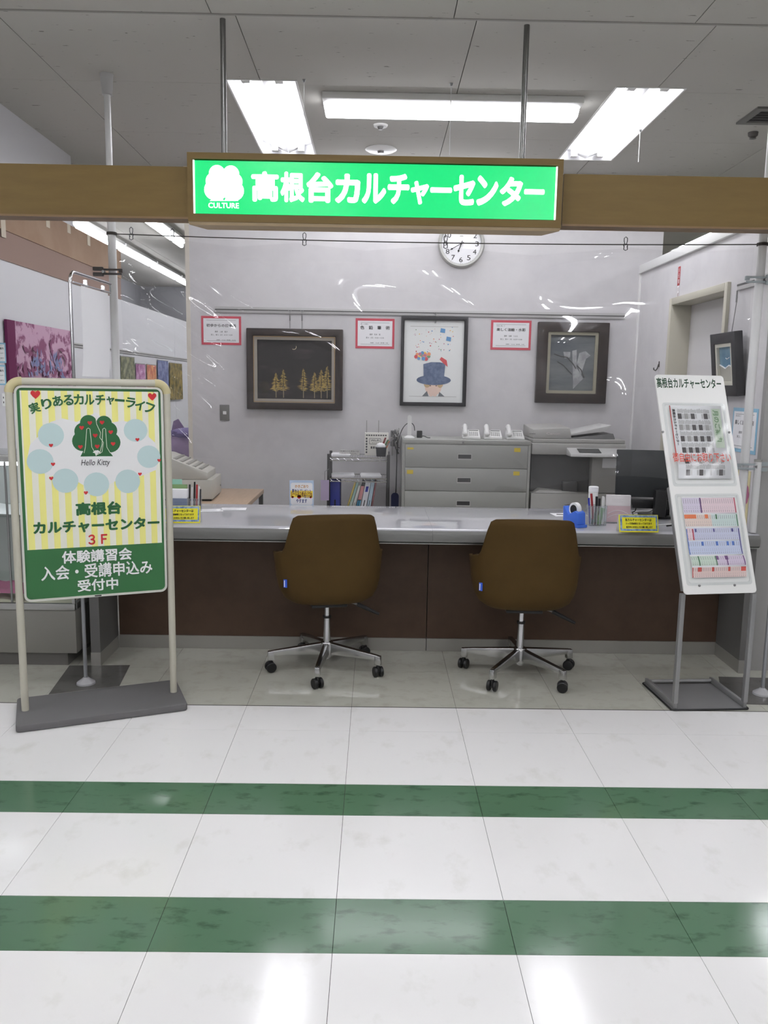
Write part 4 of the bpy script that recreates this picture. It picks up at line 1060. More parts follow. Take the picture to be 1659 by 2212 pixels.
# chrome hanger stand (left) with a paper sheet, and its mate at far right
b0 = atZ(186, 1477, 0)
def hanger(label, loc, zt, arm):
    t = thing('hanger_stand', label, 'stand', loc, 0, 'chrome hanger stands')
    ob('foot', MB().lathe([(.0, .002), (.045, .002), (.043, .01), (.02, .026), (.012, .034), (.0, .034)], n=24), mat('clear_foot', (170, 170, 172), .25), t, smooth=True)
    ob('lower_pole', MB().cyl((0, 0, .03), (0, 0, 1.2), .009, 14), mat('pole_grey', (152, 154, 158), .35, metal=.5), t, smooth=True)
    if arm:
        dx, dy = arm
        pts = [Vector((0, 0, 1.2)), Vector((0, 0, zt-.05))]+[Vector((dx*.03*(1-math.cos(a)), dy*.03*(1-math.cos(a)), zt-.05+.05*math.sin(a))) for a in (.4, .8, 1.2, 1.57)]
        pts += [Vector((dx*.30, dy*.30, zt))]
        ob('upper_pole', MB().tube(pts, .0075, 12), M_chrome, t, smooth=True)
        ob('clip_bar', MB().tube([(dx*.30, dy*.30, zt), (dx*.30, dy*.30, zt-.045), (dx*.02, dy*.02, zt-.045)], .004, 8), M_chrome, t, smooth=True)
    else:
        ob('upper_pole', MB().cyl((0, 0, 1.2), (0, 0, zt), .0075, 12), M_chrome, t, smooth=True)
    return t
top = atY(172, 585, b0.y)
he = atZ(238, 613, top.z); av = (he-Vector((b0.x, b0.y, top.z))); AL = av.length
hs = hanger('chrome hanger stand with a white paper sheet, behind the poster stand', b0, top.z, (av.x/.30, av.y/.30))
hanger('grey pole stand at the right picture edge behind the brochure stand', atZ(1646, 1500, 0), 2.05, None)
pp0 = b0+Vector((av.x*.22, av.y*.22, top.z-.05)); pp1 = b0+Vector((av.x*.9, av.y*.9, top.z-.05))
zz = atY(212, 812, b0.y+av.y*.6).z
t = thing('paper_sheet', 'blank white paper sheet clipped to the left hanger stand', 'paper', (0, 0, 0))
ob('sheet', MB().grid(lambda u, v: tuple(Vector(pp0).lerp(pp1, u)+Vector((.008, -.008, -.004))+Vector((.02*math.sin(3*u)*v, -.02*math.sin(3*u)*v-.03*v**6, (zz-pp0.z)*v))), 6, 20), mat('banner_paper', (226, 226, 228), .6), t, smooth=True)
for f in (.2, .85):
    q = Vector(pp0).lerp(pp1, f)
    ob('paper_clip', MB().box(q.x-.008, q.x+.008, q.y-.006, q.y+.006, q.z-.012, q.z+.03), clear('clip_clear', (240, 240, 240), gloss=.3, haze=.2), t)

# ================================================================== behind the counter
M_cab = mat('cabinet_grey', (164, 165, 160), .4)
ca = atY(870, 957, 5.82); cb = atY(1147, 960, 5.82)
cz = atY(1008, 951, 5.82).z
cw = cb.x-ca.x
cab = thing('filing_cabinet', 'wide grey metal filing cabinet with recessed handles under the telephones', 'cabinet', (ca.x, 5.82, 0))
ob('body', MB().box(0, cw, .004, .47, .0, cz), M_cab, cab, bevel=.003)
ob('top_strip', MB().box(0, cw, -.004, .004, cz-.03, cz), M_cab, cab, bevel=.002)
for sx_ in (0, cw-.018): ob('side_strip', MB().box(sx_, sx_+.018, -.002, .004, .0, cz-.03), M_cab, cab)
M_han = mat('handle_recess', (62, 62, 62), .5)
lz = [cz-.03-.166*k for k in range(7)]
for k in range(6):
    z1, z0 = lz[k]-.003, max(.02, lz[k+1]+.002)
    dr = ob('drawer', MB().box(.02, cw-.02, -.004, .0035, z0, z1), M_cab, cab, bevel=.002)
    zm = z1-.085; xm = cw*.485
    ob('handle', MB().ring(R4(xm-.05, xm+.05, zm-.02, zm+.02), R4(xm-.046, xm+.046, zm-.012, zm+.017), -.007, -.002), mat('handle_rim', (190, 190, 186), .35), dr)
    ob('handle_recess', MB().box(xm-.046, xm+.046, -.0045, -.0038, zm-.012, zm+.017), M_han, dr)
    if k < 2:
        for xx in (.055, cw-.095):
            hh = .014 if (k == 0 and xx < .1) else .028
            ob('yellow_label', MB().box(xx-.022, xx+.022, -.0052, -.004, z1-.03-hh/2, z1-.03+hh/2), mat('label_yellow', (214, 190, 60), .6), dr)
ob('lock', lath_y([(0, .003), (.007, .003), (.007, .007), (0, .008)], 12).xf(Matrix.Translation((cw*.47, 0, cz-.015))), M_steel, cab)
# phones
M_phone = mat('phone_white', (228, 228, 226), .4)
def phone(loc, label):
    t = thing('desk_phone', label, 'telephone', loc, math.radians(-4), 'desk telephones on the cabinet')
    Tp = Matrix.Rotation(math.radians(16), 4, 'X')
    ob('body', MB().hexa([(-.075, -.09, 0), (.085, -.09, 0), (.085, .10, 0), (-.075, .10, 0)], [(-.072, -.085, .022), (.082, -.085, .022), (.078, .09, .075), (-.068, .09, .075)]), M_phone, t, bevel=.004)
    ob('handset', MB().tube([(-.05, -.085, .045), (-.05, -.06, .065), (-.05, 0, .085), (-.05, .07, .108), (-.05, .1, .102)], .02, 10).ball((-.05, -.08, .045), (.025, .024, .018)).ball((-.05, .085, .095), (.025, .024, .018)), M_phone, t, smooth=True)
    ob('display', MB().box(-.01, .07, .055, .08, .066, .0725).xf(Matrix.Translation((0, 0, -.002))), mat('lcd_grey', (120, 124, 120), .3), t)
    mb = MB()
    for i in range(5):
        for j in range(4):
            x = -.005+i*.016; y = -.06+j*.025; z = .022+(y+.085)*.303
            mb.box(x-.005, x+.005, y-.007, y+.007, z-.002, z+.005)
    ob('keypad', mb, mat('key_grey', (196, 196, 194), .5), t)
    cpts = [(-.05+.06*math.sin(i*.0), -.1, .012) for i in range(1)]
    pts = []
    for i in range(70):
        a = i*1.1; pts.append((-.06+.0013*i+.006*math.cos(a), -.115+.0002*i, .010+.006*math.sin(a)))
    ob('coiled_cord', MB().tube(pts, .0022, 5), M_phone, t)
    return t
ph = []
for x, lab in ((1010, 'white desk telephone, leftmost of three on the filing cabinet'), (1054, 'white desk telephone, middle of three on the filing cabinet'), (1098, 'white desk telephone, rightmost of three on the filing cabinet')):
    p = atZ(x, 944, cz)
    if not ph: ph.append(phone((p.x, 6.02, cz+.001), lab)); ph[0].scale = (.82, .82, .82)
    else: ph.append(dup(ph[0], (p.x, 6.02, cz+.001), math.radians(-4), lab))
# tall white antenna lamp, adapter
p = atZ(881, 942, cz)
t = thing('antenna_tower', 'slim white tower device standing on the left end of the filing cabinet', 'router', (p.x, 5.93, cz+.001))
ob('base', MB().lathe([(0, 0), (.04, 0), (.04, .006), (.018, .02), (.0, .022)], n=24), M_phone, t, smooth=True)
ob('column', MB().prism(rrect(-.0145, .0145, .018, .165, .014), -.008, .008), M_phone, t, smooth=True)
p = atZ(897, 940, cz)
t = thing('power_adapter', 'black power adapter beside the white tower on the cabinet', 'adapter', (p.x, 6.02, cz+.001))
ob('brick', MB().box(-.004, .035, -.02, .02, 0, .05), M_black, t, bevel=.004)
ob('cord', MB().tube(bez((-.02, 0, .05), (-.02, 0, .11), (-.06, .0, .12), (-.09, -.02, .09))+bez((-.09, -.02, .09), (-.13, -.04, .05), (-.15, -.05, -.05), (-.14, -.03, -.12)), .003, 6).tube(bez((.03, 0, .01), (.06, -.02, .02), (.05, -.05, .003), (.09, -.06, .003)), .003, 6), M_black, t)
t = thing('cable_bundle', 'tangle of dark cables and plugs between the rack and the cabinet', 'cables', (atY(862, 950, 6.1).x, 6.1, atY(850, 950, 6.1).z))
ob('power_strip', MB().box(-.06, .0, .15, .19, -.06, .06), mat('strip_grey', (110, 110, 110), .5), t, bevel=.004)
for q in range(9):
    a = [Vector((rnd.uniform(-.06, .01), rnd.uniform(-.05, .1), rnd.uniform(-.12, .09))) for _ in range(4)]
    ob('cable', MB().tube(bez(*a), .0035, 6), M_black if q % 3 else M_grey, t, smooth=True)
ob('drop_cable', MB().tube(bez((-.02, .1, .0), (.0, .1, -.1), (-.02, .12, -.4), (-.02, .1, -1.04)), .004, 6), M_black, t)
for q in range(4): ob('plug', MB().box(-.06+q*.016, -.046+q*.016, .10, .15, -.02+.03*(q % 2), .01+.03*(q % 2)), M_black if q % 2 else M_grey, t, bevel=.003)

# wire rack
rl = atY(708, 1000, 5.85).x; rr = atY(841, 1000, 5.85).x; rt = atY(775, 989, 5.85).z; rm = atY(775, 1034, 5.85).z
rk = thing('wire_rack', 'chrome wire rack shelf left of the filing cabinet', 'shelf', (rl, 5.85, 0))
RWD = rr-rl; RD = .30
for x in (0.006, RWD-.006):
    for y in (0, RD): ob('post', MB().cyl((x, y, .0), (x, y, rt+.025), .011, 12), mat('rack_post', (96, 96, 96), .35, metal=.8), rk, smooth=True)
for z in (rt, rm, rm-.36, .15):
    sh = ob('wire_shelf', MB().cyl((0, 0, z), (RWD, 0, z), .004, 8).cyl((0, 0, z-.022), (RWD, 0, z-.022), .004, 8).cyl((0, RD, z), (RWD, RD, z), .004, 8).cyl((0, 0, z), (0, RD, z), .004, 8).cyl((RWD, 0, z), (RWD, RD, z), .004, 8), M_chrome, rk, smooth=True)
    mb = MB()
    for q in range(24): mb.cyl((RWD*(q+.5)/24, 0, z+.003), (RWD*(q+.5)/24, RD, z+.003), .0018, 5)
    ob('shelf_wires', mb, M_chrome, sh)
    mb = MB()
    for q in range(9): mb.cyl((RWD*(q+.2)/9, 0, z), (RWD*(q+.8)/9, 0, z-.022), .002, 5)
    ob('zigzag_brace', mb, M_chrome, sh)
def onr(x, z, y=.15): return Vector((atY(x, 1000, 5.85+y).x, 5.85+y, z))
# papers lying on shelves
for (x, z, w_, nm) in ((735, rt, .13, 'loose white papers on the left of the rack top'), (740, rm, .16, 'white paper stack on the left of the middle rack shelf'), (800, rm, .14, 'white paper stack on the right of the middle rack shelf')):
    p = onr(x, z+.006)
    t = thing('paper_stack', nm, 'papers', p, .06)
    for q in range(3): ob('sheet', MB().box(-w_/2+.004*q, w_/2+.003*q, -.11, .1, .004*q, .004*q+.0035), M_paper, t)
# name plate sign
p = onr(755, rt+.005, .12)
t = thing('desk_sign', 'small clear two-line sign standing on the rack top', 'sign', p)
ob('plate', MB().box(-.075, .075, -.004, .004, 0, .045), M_acr, t); ob('label_paper', MB().box(-.072, .072, -.0052, -.0042, .005, .042), mat('label_grey', (196, 194, 190), .6), t)
ob('print', write(write(MB(), '受講料のお支払いは', -.068, .066, .026, .038, -.0056), 'カウンターへ', -.06, .05, .009, .021, -.0056), M_ink, t)
# wi-fi box
X0, X1, Z0, Z1 = rectY(788, 935, 839, 983, 6.0)
t = thing('wifi_box', 'white printed box with a Wi-Fi sign standing on the rack top', 'router', ((X0+X1)/2, 6.0, rt+.006))
bw, bh = (X1-X0)/2, (Z1-rt-.006)
bx_ = ob('box', MB().box(-bw, bw, 0, .05, 0, bh), mat('box_white', (226, 224, 216), .6), t, bevel=.002)
ob('print_frame', MB().ring(rrect(-bw*.62, bw*.35, bh*.5, bh*.76, .006), rrect(-bw*.59, bw*.32, bh*.515, bh*.745, .005), -.0008, -.0003), M_ink, bx_)
mb = write(MB(), 'Wi-Fi', -bw*.5, bw*.22, bh*.62, bh*.71, -.0006, bold=.02)
write(mb, '使えます', -bw*.42, bw*.2, bh*.54, bh*.585, -.0006)
for q in range(9):
    mb.rect(-bw*.9+bw*.2*q, -bw*.76+bw*.2*q, bh*.86, bh*.92, -.0006)
    if q < 6: mb.rect(-bw*.92, -bw*.78, bh*.1+bh*.12*q, bh*.18+bh*.12*q, -.0006)
    if q < 5: mb.rect(-bw*.5+bw*.2*q, -bw*.36+bw*.2*q, bh*.3, bh*.4, -.0006)
ob('print', mb, mat('print_grey', (84, 84, 86), .6), bx_)
for x in (792, 818):
    u = atY(x, 920, 6.02).x-t.location.x; zt = atY(x, 908, 6.02).z-t.location.z
    ob('antenna', MB().cyl((u, .02, bh-.002), (u, .02, zt), .0025, 6), M_grey, t)
# pen cup
p = onr(823, rt+.006, .08)
t = thing('pen_cup', 'black square cup with scissors, pens and a white cloth on the rack top', 'pen cup', p)
ob('cup', MB().hexa([(-.033, -.03, 0), (.033, -.03, 0), (.033, .03, 0), (-.033, .03, 0)], [(-.038, -.035, .066), (.038, -.035, .066), (.038, .035, .066), (-.038, .035, .066)]), mat('cup_black', (26, 27, 34), .5), t, bevel=.003)
ob('white_cloth', MB().ball((-.004, 0, .072), (.036, .03, .026)), M_paper, t, smooth=True)
for (x, c_, dx, L) in ((.0, (120, 40, 40), .03, .085), (.014, (70, 110, 66), .035, .07), (.028, (200, 110, 50), .03, .06)):
    ob('pen', MB().hexa([(x-.008, .0, .05), (x+.008, 0, .05), (x+.008, .006, .05), (x-.008, .006, .05)], [(x-.006+dx, .0, .05+L), (x+.006+dx, 0, .05+L), (x+.006+dx, .006, .05+L), (x-.006+dx, .006, .05+L)]), mat('pen_%d' % c_[0], c_, .5), t)
ob('metal_rod', MB().cyl((.02, 0, .06), (.09, 0, .13), .004, 8), M_steel, t)
# binders
BX = [atY(737, 1090, 5.87).x, None, None]
def binder(x0, lean, w_, hgt, col, label, spine=None, dpt=.22):
    if x0 is None: bx = BX[0]+BX[1]+max(0, (BX[2]-lean)*.31)+.002
    else: bx = atY(x0, 1090, 5.87).x
    BX[:] = [bx, w_, lean]
    t = thing('binder', label, 'binder', (bx, 5.87, rm-.36+.006), 0, 'files on the rack')
    S = Matrix(((1, 0, lean, 0), (0, 1, 0, 0), (0, 0, 1, 0), (0, 0, 0, 1)))
    ob('cover', MB().box(0, w_, 0, dpt, 0, hgt).xf(S), mat('binder_%d_%d_%d' % col, col, .5), t, bevel=.002)
    for (c_, z0, z1, ins) in (spine or []):
        ob('spine_label', MB().box(w_*ins, w_*(1-ins), -.001, -.0002, hgt*z0, hgt*z1).xf(S), mat('spine_%d_%d_%d' % c_, c_, .5), t)
    ob('spine_print', MB().box(w_*.42, w_*.58, -.0014, -.001, hgt*.35, hgt*.6).xf(S), M_ink, t)
binder(713, .0, .07, .33, (48, 56, 130), 'wide blue plastic file at the left of the rack', [((180, 180, 200), .05, .45, .3)])
binder(736, .30, .012, .31, (200, 180, 110), 'thin cream and yellow file leaning on the rack')
binder(None, .30, .018, .315, (150, 176, 168), 'thin pale green file leaning on the rack', [((210, 220, 214), .1, .6, .2)])
binder(None, .28, .018, .30, (206, 206, 200), 'thin off-white file leaning on the rack')
binder(None, .22, .024, .325, (40, 40, 44), 'black and pink spined file leaning on the rack', [((206, 150, 150), .62, .92, .0), ((70, 140, 170), .48, .6, .0)])
binder(None, .18, .038, .33, (214, 214, 220), 'white binder with a blue square on its spine', [((70, 76, 160), .78, .9, .25), ((60, 76, 160), .0, .14, .0)])
binder(None, .16, .026, .33, (170, 190, 204), 'pale blue file with a lettered spine')
binder(None, .15, .012, .33, (140, 96, 100), 'thin dusty pink file at the right of the rack')
X0, X1, Z0, Z1 = rectY(690, 1038, 712, 1082, 5.8)
t = thing('lilac_folder', 'lilac paper folder hanging at the left side of the rack', 'folder', ((X0+X1)/2, 5.83, Z0))
ob('cover', MB().box(-.03, .03, -.003, .003, 0, Z1-Z0), mat('lilac', (182, 168, 196), .6), t); ob('inner_sheet', MB().box(-.034, -.026, .0032, .005, .0, (Z1-Z0)*.9), mat('pale_green_sheet', (196, 206, 184), .6), t)
ob('hook', MB().tube([(0, 0, Z1-Z0), (0, 0, Z1-Z0+.06), (.03, .005, Z1-Z0+.08)], .002, 5), M_steel, t)
p = atY(853, 1080, 5.95)
t = thing('slipper', 'dark blue slipper standing upright between rack and cabinet', 'slipper', (p.x, 5.95, .0))
zz = atY(846, 1070, 5.95).z
ob('sole', MB().prism(rrect(-.028, .028, zz-.26, zz+.02, .026), -.012, .0), mat('slipper_navy', (26, 30, 66), .6), t, smooth=True)
ob('upper', MB().grid(lambda u, v: (-.03+.06*u, .0+.05*math.sin(PI*u), zz-.25+.14*v), 10, 6), mat('slipper_navy', (26, 30, 66)), t, smooth=True)
ob('hanger_peg', MB().box(-.02, .02, .001, .36, zz-.27, zz-.255), M_grey, t)

# copier
M_cop = mat('copier_grey', (168, 167, 163), .45); M_cop2 = mat('copier_dark', (96, 96, 95), .5)
CY = 5.83
def cx_(x, y=CY): return atY(x, 1000, y).x
def czz(y_, Y=CY, x=1240): return atY(x, y_, Y).z
k0, k1 = cx_(1150), cx_(1346)
cp = thing('copier', 'grey office copier with a document feeder beside the filing cabinet', 'copier', (k0, CY, 0))
kw = k1-k0
zb_, zs, zt = czz(1066), czz(983), czz(958)
ob('lower_cabinet', MB().box(0, kw, 0, .47, .04, zb_), M_cop, cp, bevel=.006)
for q in range(3): ob('paper_drawer', MB().box(.01, kw-.01, -.006, -.0005, .08+q*.17, .08+q*.17+.155), M_cop, cp, bevel=.003)
ob('output_cavity', MB().box(.006, kw*.66, .08, .47, zb_+.001, zs), M_cop2, cp)
ob('output_tray', MB().hexa([(.02, .0, zb_+.001), (kw*.62, .0, zb_+.001), (kw*.62, .079, zb_+.001), (.02, .079, zb_+.001)], [(.06, .01, zb_+.02), (kw*.4, .01, zb_+.012), (kw*.4, .079, zb_+.012), (.06, .079, zb_+.03)]), M_cop, cp)
ob('right_tower', MB().box(kw*.665, kw, .02, .47, zb_+.0005, zs), M_cop, cp, bevel=.012)
ob('inner_box', MB().box(kw*.36, kw*.52, .03, .0785, zb_+.001, zb_+.08), M_cop2, cp, bevel=.003)
ob('info_label', MB().box(kw*.78, kw*.95, .0185, .0198, zs-.09, zs-.02), M_paper, cp)
ob('scanner_bed', MB().box(-.01, kw+.01, -.02, .47, zs+.001, zt), M_cop, cp, bevel=.01)
ctl = ob('control_panel', MB().hexa([(kw*.36, -.16, zs+.0), (kw+.02, -.16, zs+.0), (kw+.02, -.022, zs+.0), (kw*.36, -.022, zs+.0)], [(kw*.36, -.15, zs+.022), (kw+.02, -.15, zs+.022), (kw+.02, -.022, zs+.055), (kw*.36, -.022, zs+.055)]), mat('panel_light', (184, 184, 182), .4), cp, bevel=.005)
ob('touch_screen', MB().quad((kw*.46, -.138, zs+.0272), (kw*.70, -.138, zs+.0272), (kw*.70, -.05, zs+.0502), (kw*.46, -.05, zs+.0502)), mat('screen_dark', (60, 62, 62), .2), ctl)
ob('lid', MB().box(-.005, kw+.005, -.005, .47, zt+.001, zt+.03), M_cop, cp, bevel=.006)
zad = czz(926, CY+.1)
fd = ob('document_feeder', MB().hexa([(-.004, .0, zt+.031), (kw*.42, .0, zt+.031), (kw*.42, .4, zt+.031), (-.004, .4, zt+.031)], [(-.004, .01, zt+.095), (kw*.40, .01, zt+.110), (kw*.40, .4, zt+.125), (-.004, .4, zt+.115)]), M_cop, cp, bevel=.008)
ob('lettering', write(MB(), 'Canon', kw*.14, kw*.29, zt+.06, zt+.076, -.0012, bold=.02), mat('maker_grey', (206, 200, 198), .5), fd)
ob('feeder_gap', MB().box(-.03, kw*.02, -.001, .0005, zt+.062, zt+.066), M_cop2, fd)
ob('feeder_tray', MB().hexa([(kw*.43, .06, zt+.05), (kw*.82, .06, zt+.085), (kw*.82, .40, zt+.085), (kw*.43, .40, zt+.05)], [(kw*.43, .06, zt+.065), (kw*.88, .06, zt+.13), (kw*.88, .40, zt+.13), (kw*.43, .40, zt+.065)]), mat('tray_light', (202, 202, 200), .4), cp, bevel=.003)
ob('output_lip', MB().hexa([(kw*.43, .05, zt+.0315), (kw*.92, .05, zt+.0315), (kw*.92, .40, zt+.0315), (kw*.43, .40, zt+.0315)], [(kw*.43, .06, zt+.036), (kw*.90, .06, zt+.07), (kw*.90, .40, zt+.07), (kw*.43, .40, zt+.036)]), M_cop2, cp, bevel=.003)

# ---------------------------------------------------------------- left: table, cash register, bags
tz = .70
p1 = atZ(558, 1056, tz); p2 = atZ(525, 1094, tz)
ty0, ty1, tx1 = p2.y, min(p1.y, BACK-.02), p2.x+.01
tb = thing('side_table', 'beige-topped side table carrying the cash register', 'table')
ob('table_top', MB().box(tx1-.95, tx1, ty0, ty1, tz-.03, tz), mat('table_beige', (178, 156, 134), .45, noise=((168, 146, 122), 8, .4, .7, (8, 1, 1))), tb, bevel=.003)
for x in (tx1-.93, tx1-.03):
    for y in (ty0+.02, ty1-.05): ob('leg', MB().box(x, x+.028, y, y+.028, 0, tz-.031), mat('leg_grey', (96, 96, 96), .5), tb)
M_reg = mat('register_beige', (190, 188, 180), .45)
rf = atZ(478, 1066, tz); rn = atZ(459.5, 1083, tz)
rw_ = (rf-rn).length; rang = math.atan2(rf.y-rn.y, rf.x-rn.x)
rg = thing('cash_register', 'pale grey cash register on the side table', 'cash register', (rf.x, rf.y, tz+.001), rang)
z1 = atY(459, 1037, rn.y).z-tz
ob('cash_drawer', MB().box(-rw_, 0, 0, .40, .012, z1), M_reg, rg, bevel=.004)
ob('drawer_lock', lath_y([(0, .0), (.006, .0), (.006, .004), (0, .005)], 10).xf(Matrix.Translation((-.04, 0, z1*.45))), M_steel, rg)
ob('foot_strip', MB().box(-rw_+.01, -.01, .01, .39, 0, .0115), M_black, rg)
ob('keyboard_body', MB().prismx([(.03, z1+.001), (.38, z1+.001), (.38, z1+.16), (.30, z1+.15), (.03, z1+.045)], -rw_, -.045), M_reg, rg, bevel=.004)
mb = MB()
for i in range(8):
    for j in range(5):
        x = -rw_+.03+i*.038; y = .07+j*.04; z = z1+.045+(y-.03)*.389
        if x+.03 < -.05: mb.box(x, x+.03, y, y+.028, z-.003, z+.010)
ob('keys', mb, mat('register_keys', (160, 158, 152), .5), rg)
ob('display', MB().box(-rw_+.02, -rw_+.16, .31, .36, z1+.155, z1+.24), M_reg, rg, bevel=.004)
# stool with lilac bags seen past the wall edge
p = atY(402, 990, 7.0)
t = thing('display_table', 'low white display table in the gallery behind the cash register', 'table', (p.x, 7.0, 0))
ob('table_top', MB().box(-.3, .2, -.2, .3, p.z-.04, p.z-.0), M_white, t, bevel=.003)
for x in (-.28, .16):
    for y in (-.18, .26): ob('leg', MB().box(x, x+.03, y, y+.03, 0, p.z-.041), M_white, t)
t = thing('lilac_bag', 'lilac cloth bag bundle seen behind the cash register', 'bag', (p.x, 7.0, p.z+.001))
M_lil = mat('lilac_cloth', (176, 156, 190), .7); M_vio = mat('violet_cloth', (122, 110, 158), .7)
def lump(u, v, R=(.17, .12, .12)):
    a = 2*PI*u; b = PI*v; r = 1+.10*math.sin(5*a+3*b)+.06*math.sin(9*a-4*b)
    return (R[0]*r*math.cos(a)*math.sin(b), R[1]*r*math.sin(a)*math.sin(b), R[2]*(1-math.cos(b))*.9)
ob('bag_body', MB().grid(lump, 28, 14, cu=True), M_lil, t, smooth=True)
ob('folded_cloth', MB().grid(lambda u, v: tuple(Vector(lump(u, v, (.15, .11, .05)))+Vector((.03, -.03, .17))), 28, 10, cu=True), M_vio, t, smooth=True)
ob('flap', MB().hexa([(-.12, -.02, .2), (.03, -.02, .2), (.03, .0, .2), (-.12, .0, .2)], [(-.10, .0, .31), (-.06, .0, .33), (-.06, .01, .33), (-.10, .01, .31)]), mat('lilac_dark', (150, 128, 166), .7), t)

# ================================================================== on the counter
def onc(x, y): p = atZ(x, y, CT); return Vector((p.x, p.y, CT+.0008))
# tape dispenser
p = onc(1243, 1137)
t = thing('tape_dispenser', 'blue tape dispenser with a white roll on the counter', 'tape dispenser', p, math.radians(-62))
M_blue = mat('dispenser_blue', (62, 108, 208), .35)
ob('base', MB().prismz(rrect(-.075, .06, -.034, .034, .015), 0, .014), M_blue, t, bevel=.003)
ob('body', MB().prism([(-.068, .014), (.045, .014), (.04, .075), (.02, .085), (-.03, .06), (-.062, .10), (-.072, .10)], -.028, .028), M_blue, t, bevel=.004)
ob('tape_roll', MB().cyl((-.008, -.011, .088), (-.008, .011, .088), .036, 28), M_paper, t, smooth=True)
ob('roll_core', MB().cyl((-.008, -.013, .088), (-.008, .013, .088), .024, 20), M_black, t, smooth=True)
ob('cutter', MB().box(-.075, -.066, -.014, .014, .09, .108), M_steel, t)
# pen holder
p = onc(1287, 1134)
t = thing('pen_holder', 'clear ribbed pen holder full of pens on the counter', 'pen holder', p, math.radians(3))
mb = MB()
for (a, b) in (((-.045, -.03), (.045, -.03)), ((.045, -.03), (.045, .03)), ((.045, .03), (-.045, .03)), ((-.045, .03), (-.045, -.03))): mb.quad((a[0], a[1], 0), (b[0], b[1], 0), (b[0]*1.04, b[1], .105), (a[0]*1.04, a[1], .105))
mb.quad((-.045, -.03, .001), (.045, -.03, .001), (.045, .03, .001), (-.045, .03, .001))
ob('clear_box', mb, clear('pen_box', (226, 230, 232), gloss=.4, haze=.16, edge=.6), t)
ob('ribs', MB().box(-.04, -.038, -.0315, -.0302, .005, .1).box(-.024, -.022, -.0315, -.0302, .005, .1).box(-.008, -.006, -.0315, -.0302, .005, .1).box(.008, .01, -.0315, -.0302, .005, .1).box(.024, .026, -.0315, -.0302, .005, .1), mat('rib_clear', (190, 194, 196), .3), t)
for (x, c_, dx, L, r) in ((-.032, (50, 60, 170), -.012, .142, .005), (-.012, (150, 40, 44), -.02, .165, .006), (.002, (24, 24, 26), -.004, .15, .0065), (.014, (30, 30, 32), .0, .14, .006), (.028, (226, 226, 224), .004, .152, .005), (.036, (210, 210, 208), .002, .148, .005), (.012, (90, 150, 84), .02, .09, .014), (-.02, (60, 90, 80), .03, .09, .009)):
    ob('pen', MB().cyl((x, .0, .004), (x+dx, .004, L), r, 10), mat('pen_%d_%d' % (c_[0], c_[2]), c_, .4), t, smooth=True)
# white bottle
p = onc(1279, 1118)
t = thing('white_bottle', 'white cylindrical bottle standing behind the pen holder', 'bottle', p)
hb = atY(1279, 1051, p.y).z-CT
ob('body', MB().lathe([(0, 0), (.024, 0), (.026, .004), (.026, hb-.03), (0, hb-.03)], n=28), M_white, t, smooth=True)
ob('cap', MB().lathe([(0, hb-.029), (.027, hb-.029), (.027, hb-.003), (.024, hb), (0, hb)], n=28), M_paper, t, smooth=True)
# card holder
p = onc(1335, 1130)
t = thing('leaflet_holder', 'clear holder with pink and white leaflets on the counter', 'leaflet holder', p, math.radians(-3))
hh = atY(1335, 1071, p.y).z-CT
w2 = (atY(1360, 1100, p.y).x-atY(1309, 1100, p.y).x)/2
ob('leaflets', MB().hexa([(-w2, .0, .004), (w2, .0, .004), (w2, .03, .004), (-w2, .03, .004)], [(-w2, .012, hh), (w2, .012, hh), (w2, .036, hh), (-w2, .036, hh)]), mat('leaflet_white', (226, 222, 222), .6), t)
lf = ob('pink_leaflet', MB().hexa([(-w2, -.003, .006), (w2, -.003, .006), (w2, -.001, .006), (-w2, -.001, .006)], [(-w2, .004, hh*.62), (w2, .004, hh*.62), (w2, .006, hh*.62), (-w2, .006, hh*.62)]), mat('leaflet_pink', (214, 186, 190), .6), t)
mb = MB()
for q in range(3): mb.rect(-w2*.6, w2*(.1+.5*rnd.random()), hh*(.86-.05*q), hh*(.862-.05*q), .0085)
ob('print', mb, M_ink, t)
ob('pink_arcs', MB().tube([(-w2*.9+w2*1.7*i/10, -.0035+.006*(.25+.15*math.sin(PI*i/10)), hh*(.2+.12*math.sin(PI*i/10))) for i in range(11)], .0012, 5).tube([(-w2*.9+w2*1.7*i/10, -.003+.006*(.42+.15*math.sin(PI*i/10)), hh*(.34+.12*math.sin(PI*i/10))) for i in range(11)], .0012, 5), M_paper, lf)
ob('clear_front', MB().quad((-w2-.004, -.008, 0), (w2+.006, -.008, 0), (w2+.006, -.002, hh*.65), (-w2-.004, -.002, hh*.65)).quad((w2+.006, -.008, 0), (w2+.006, .04, 0), (w2+.006, .04, hh*.8), (w2+.006, -.002, hh*.65)).quad((-w2-.004, -.008, 0), (-w2-.004, .04, 0), (-w2-.004, .04, hh*.8), (-w2-.004, -.002, hh*.65)), M_acr, t)
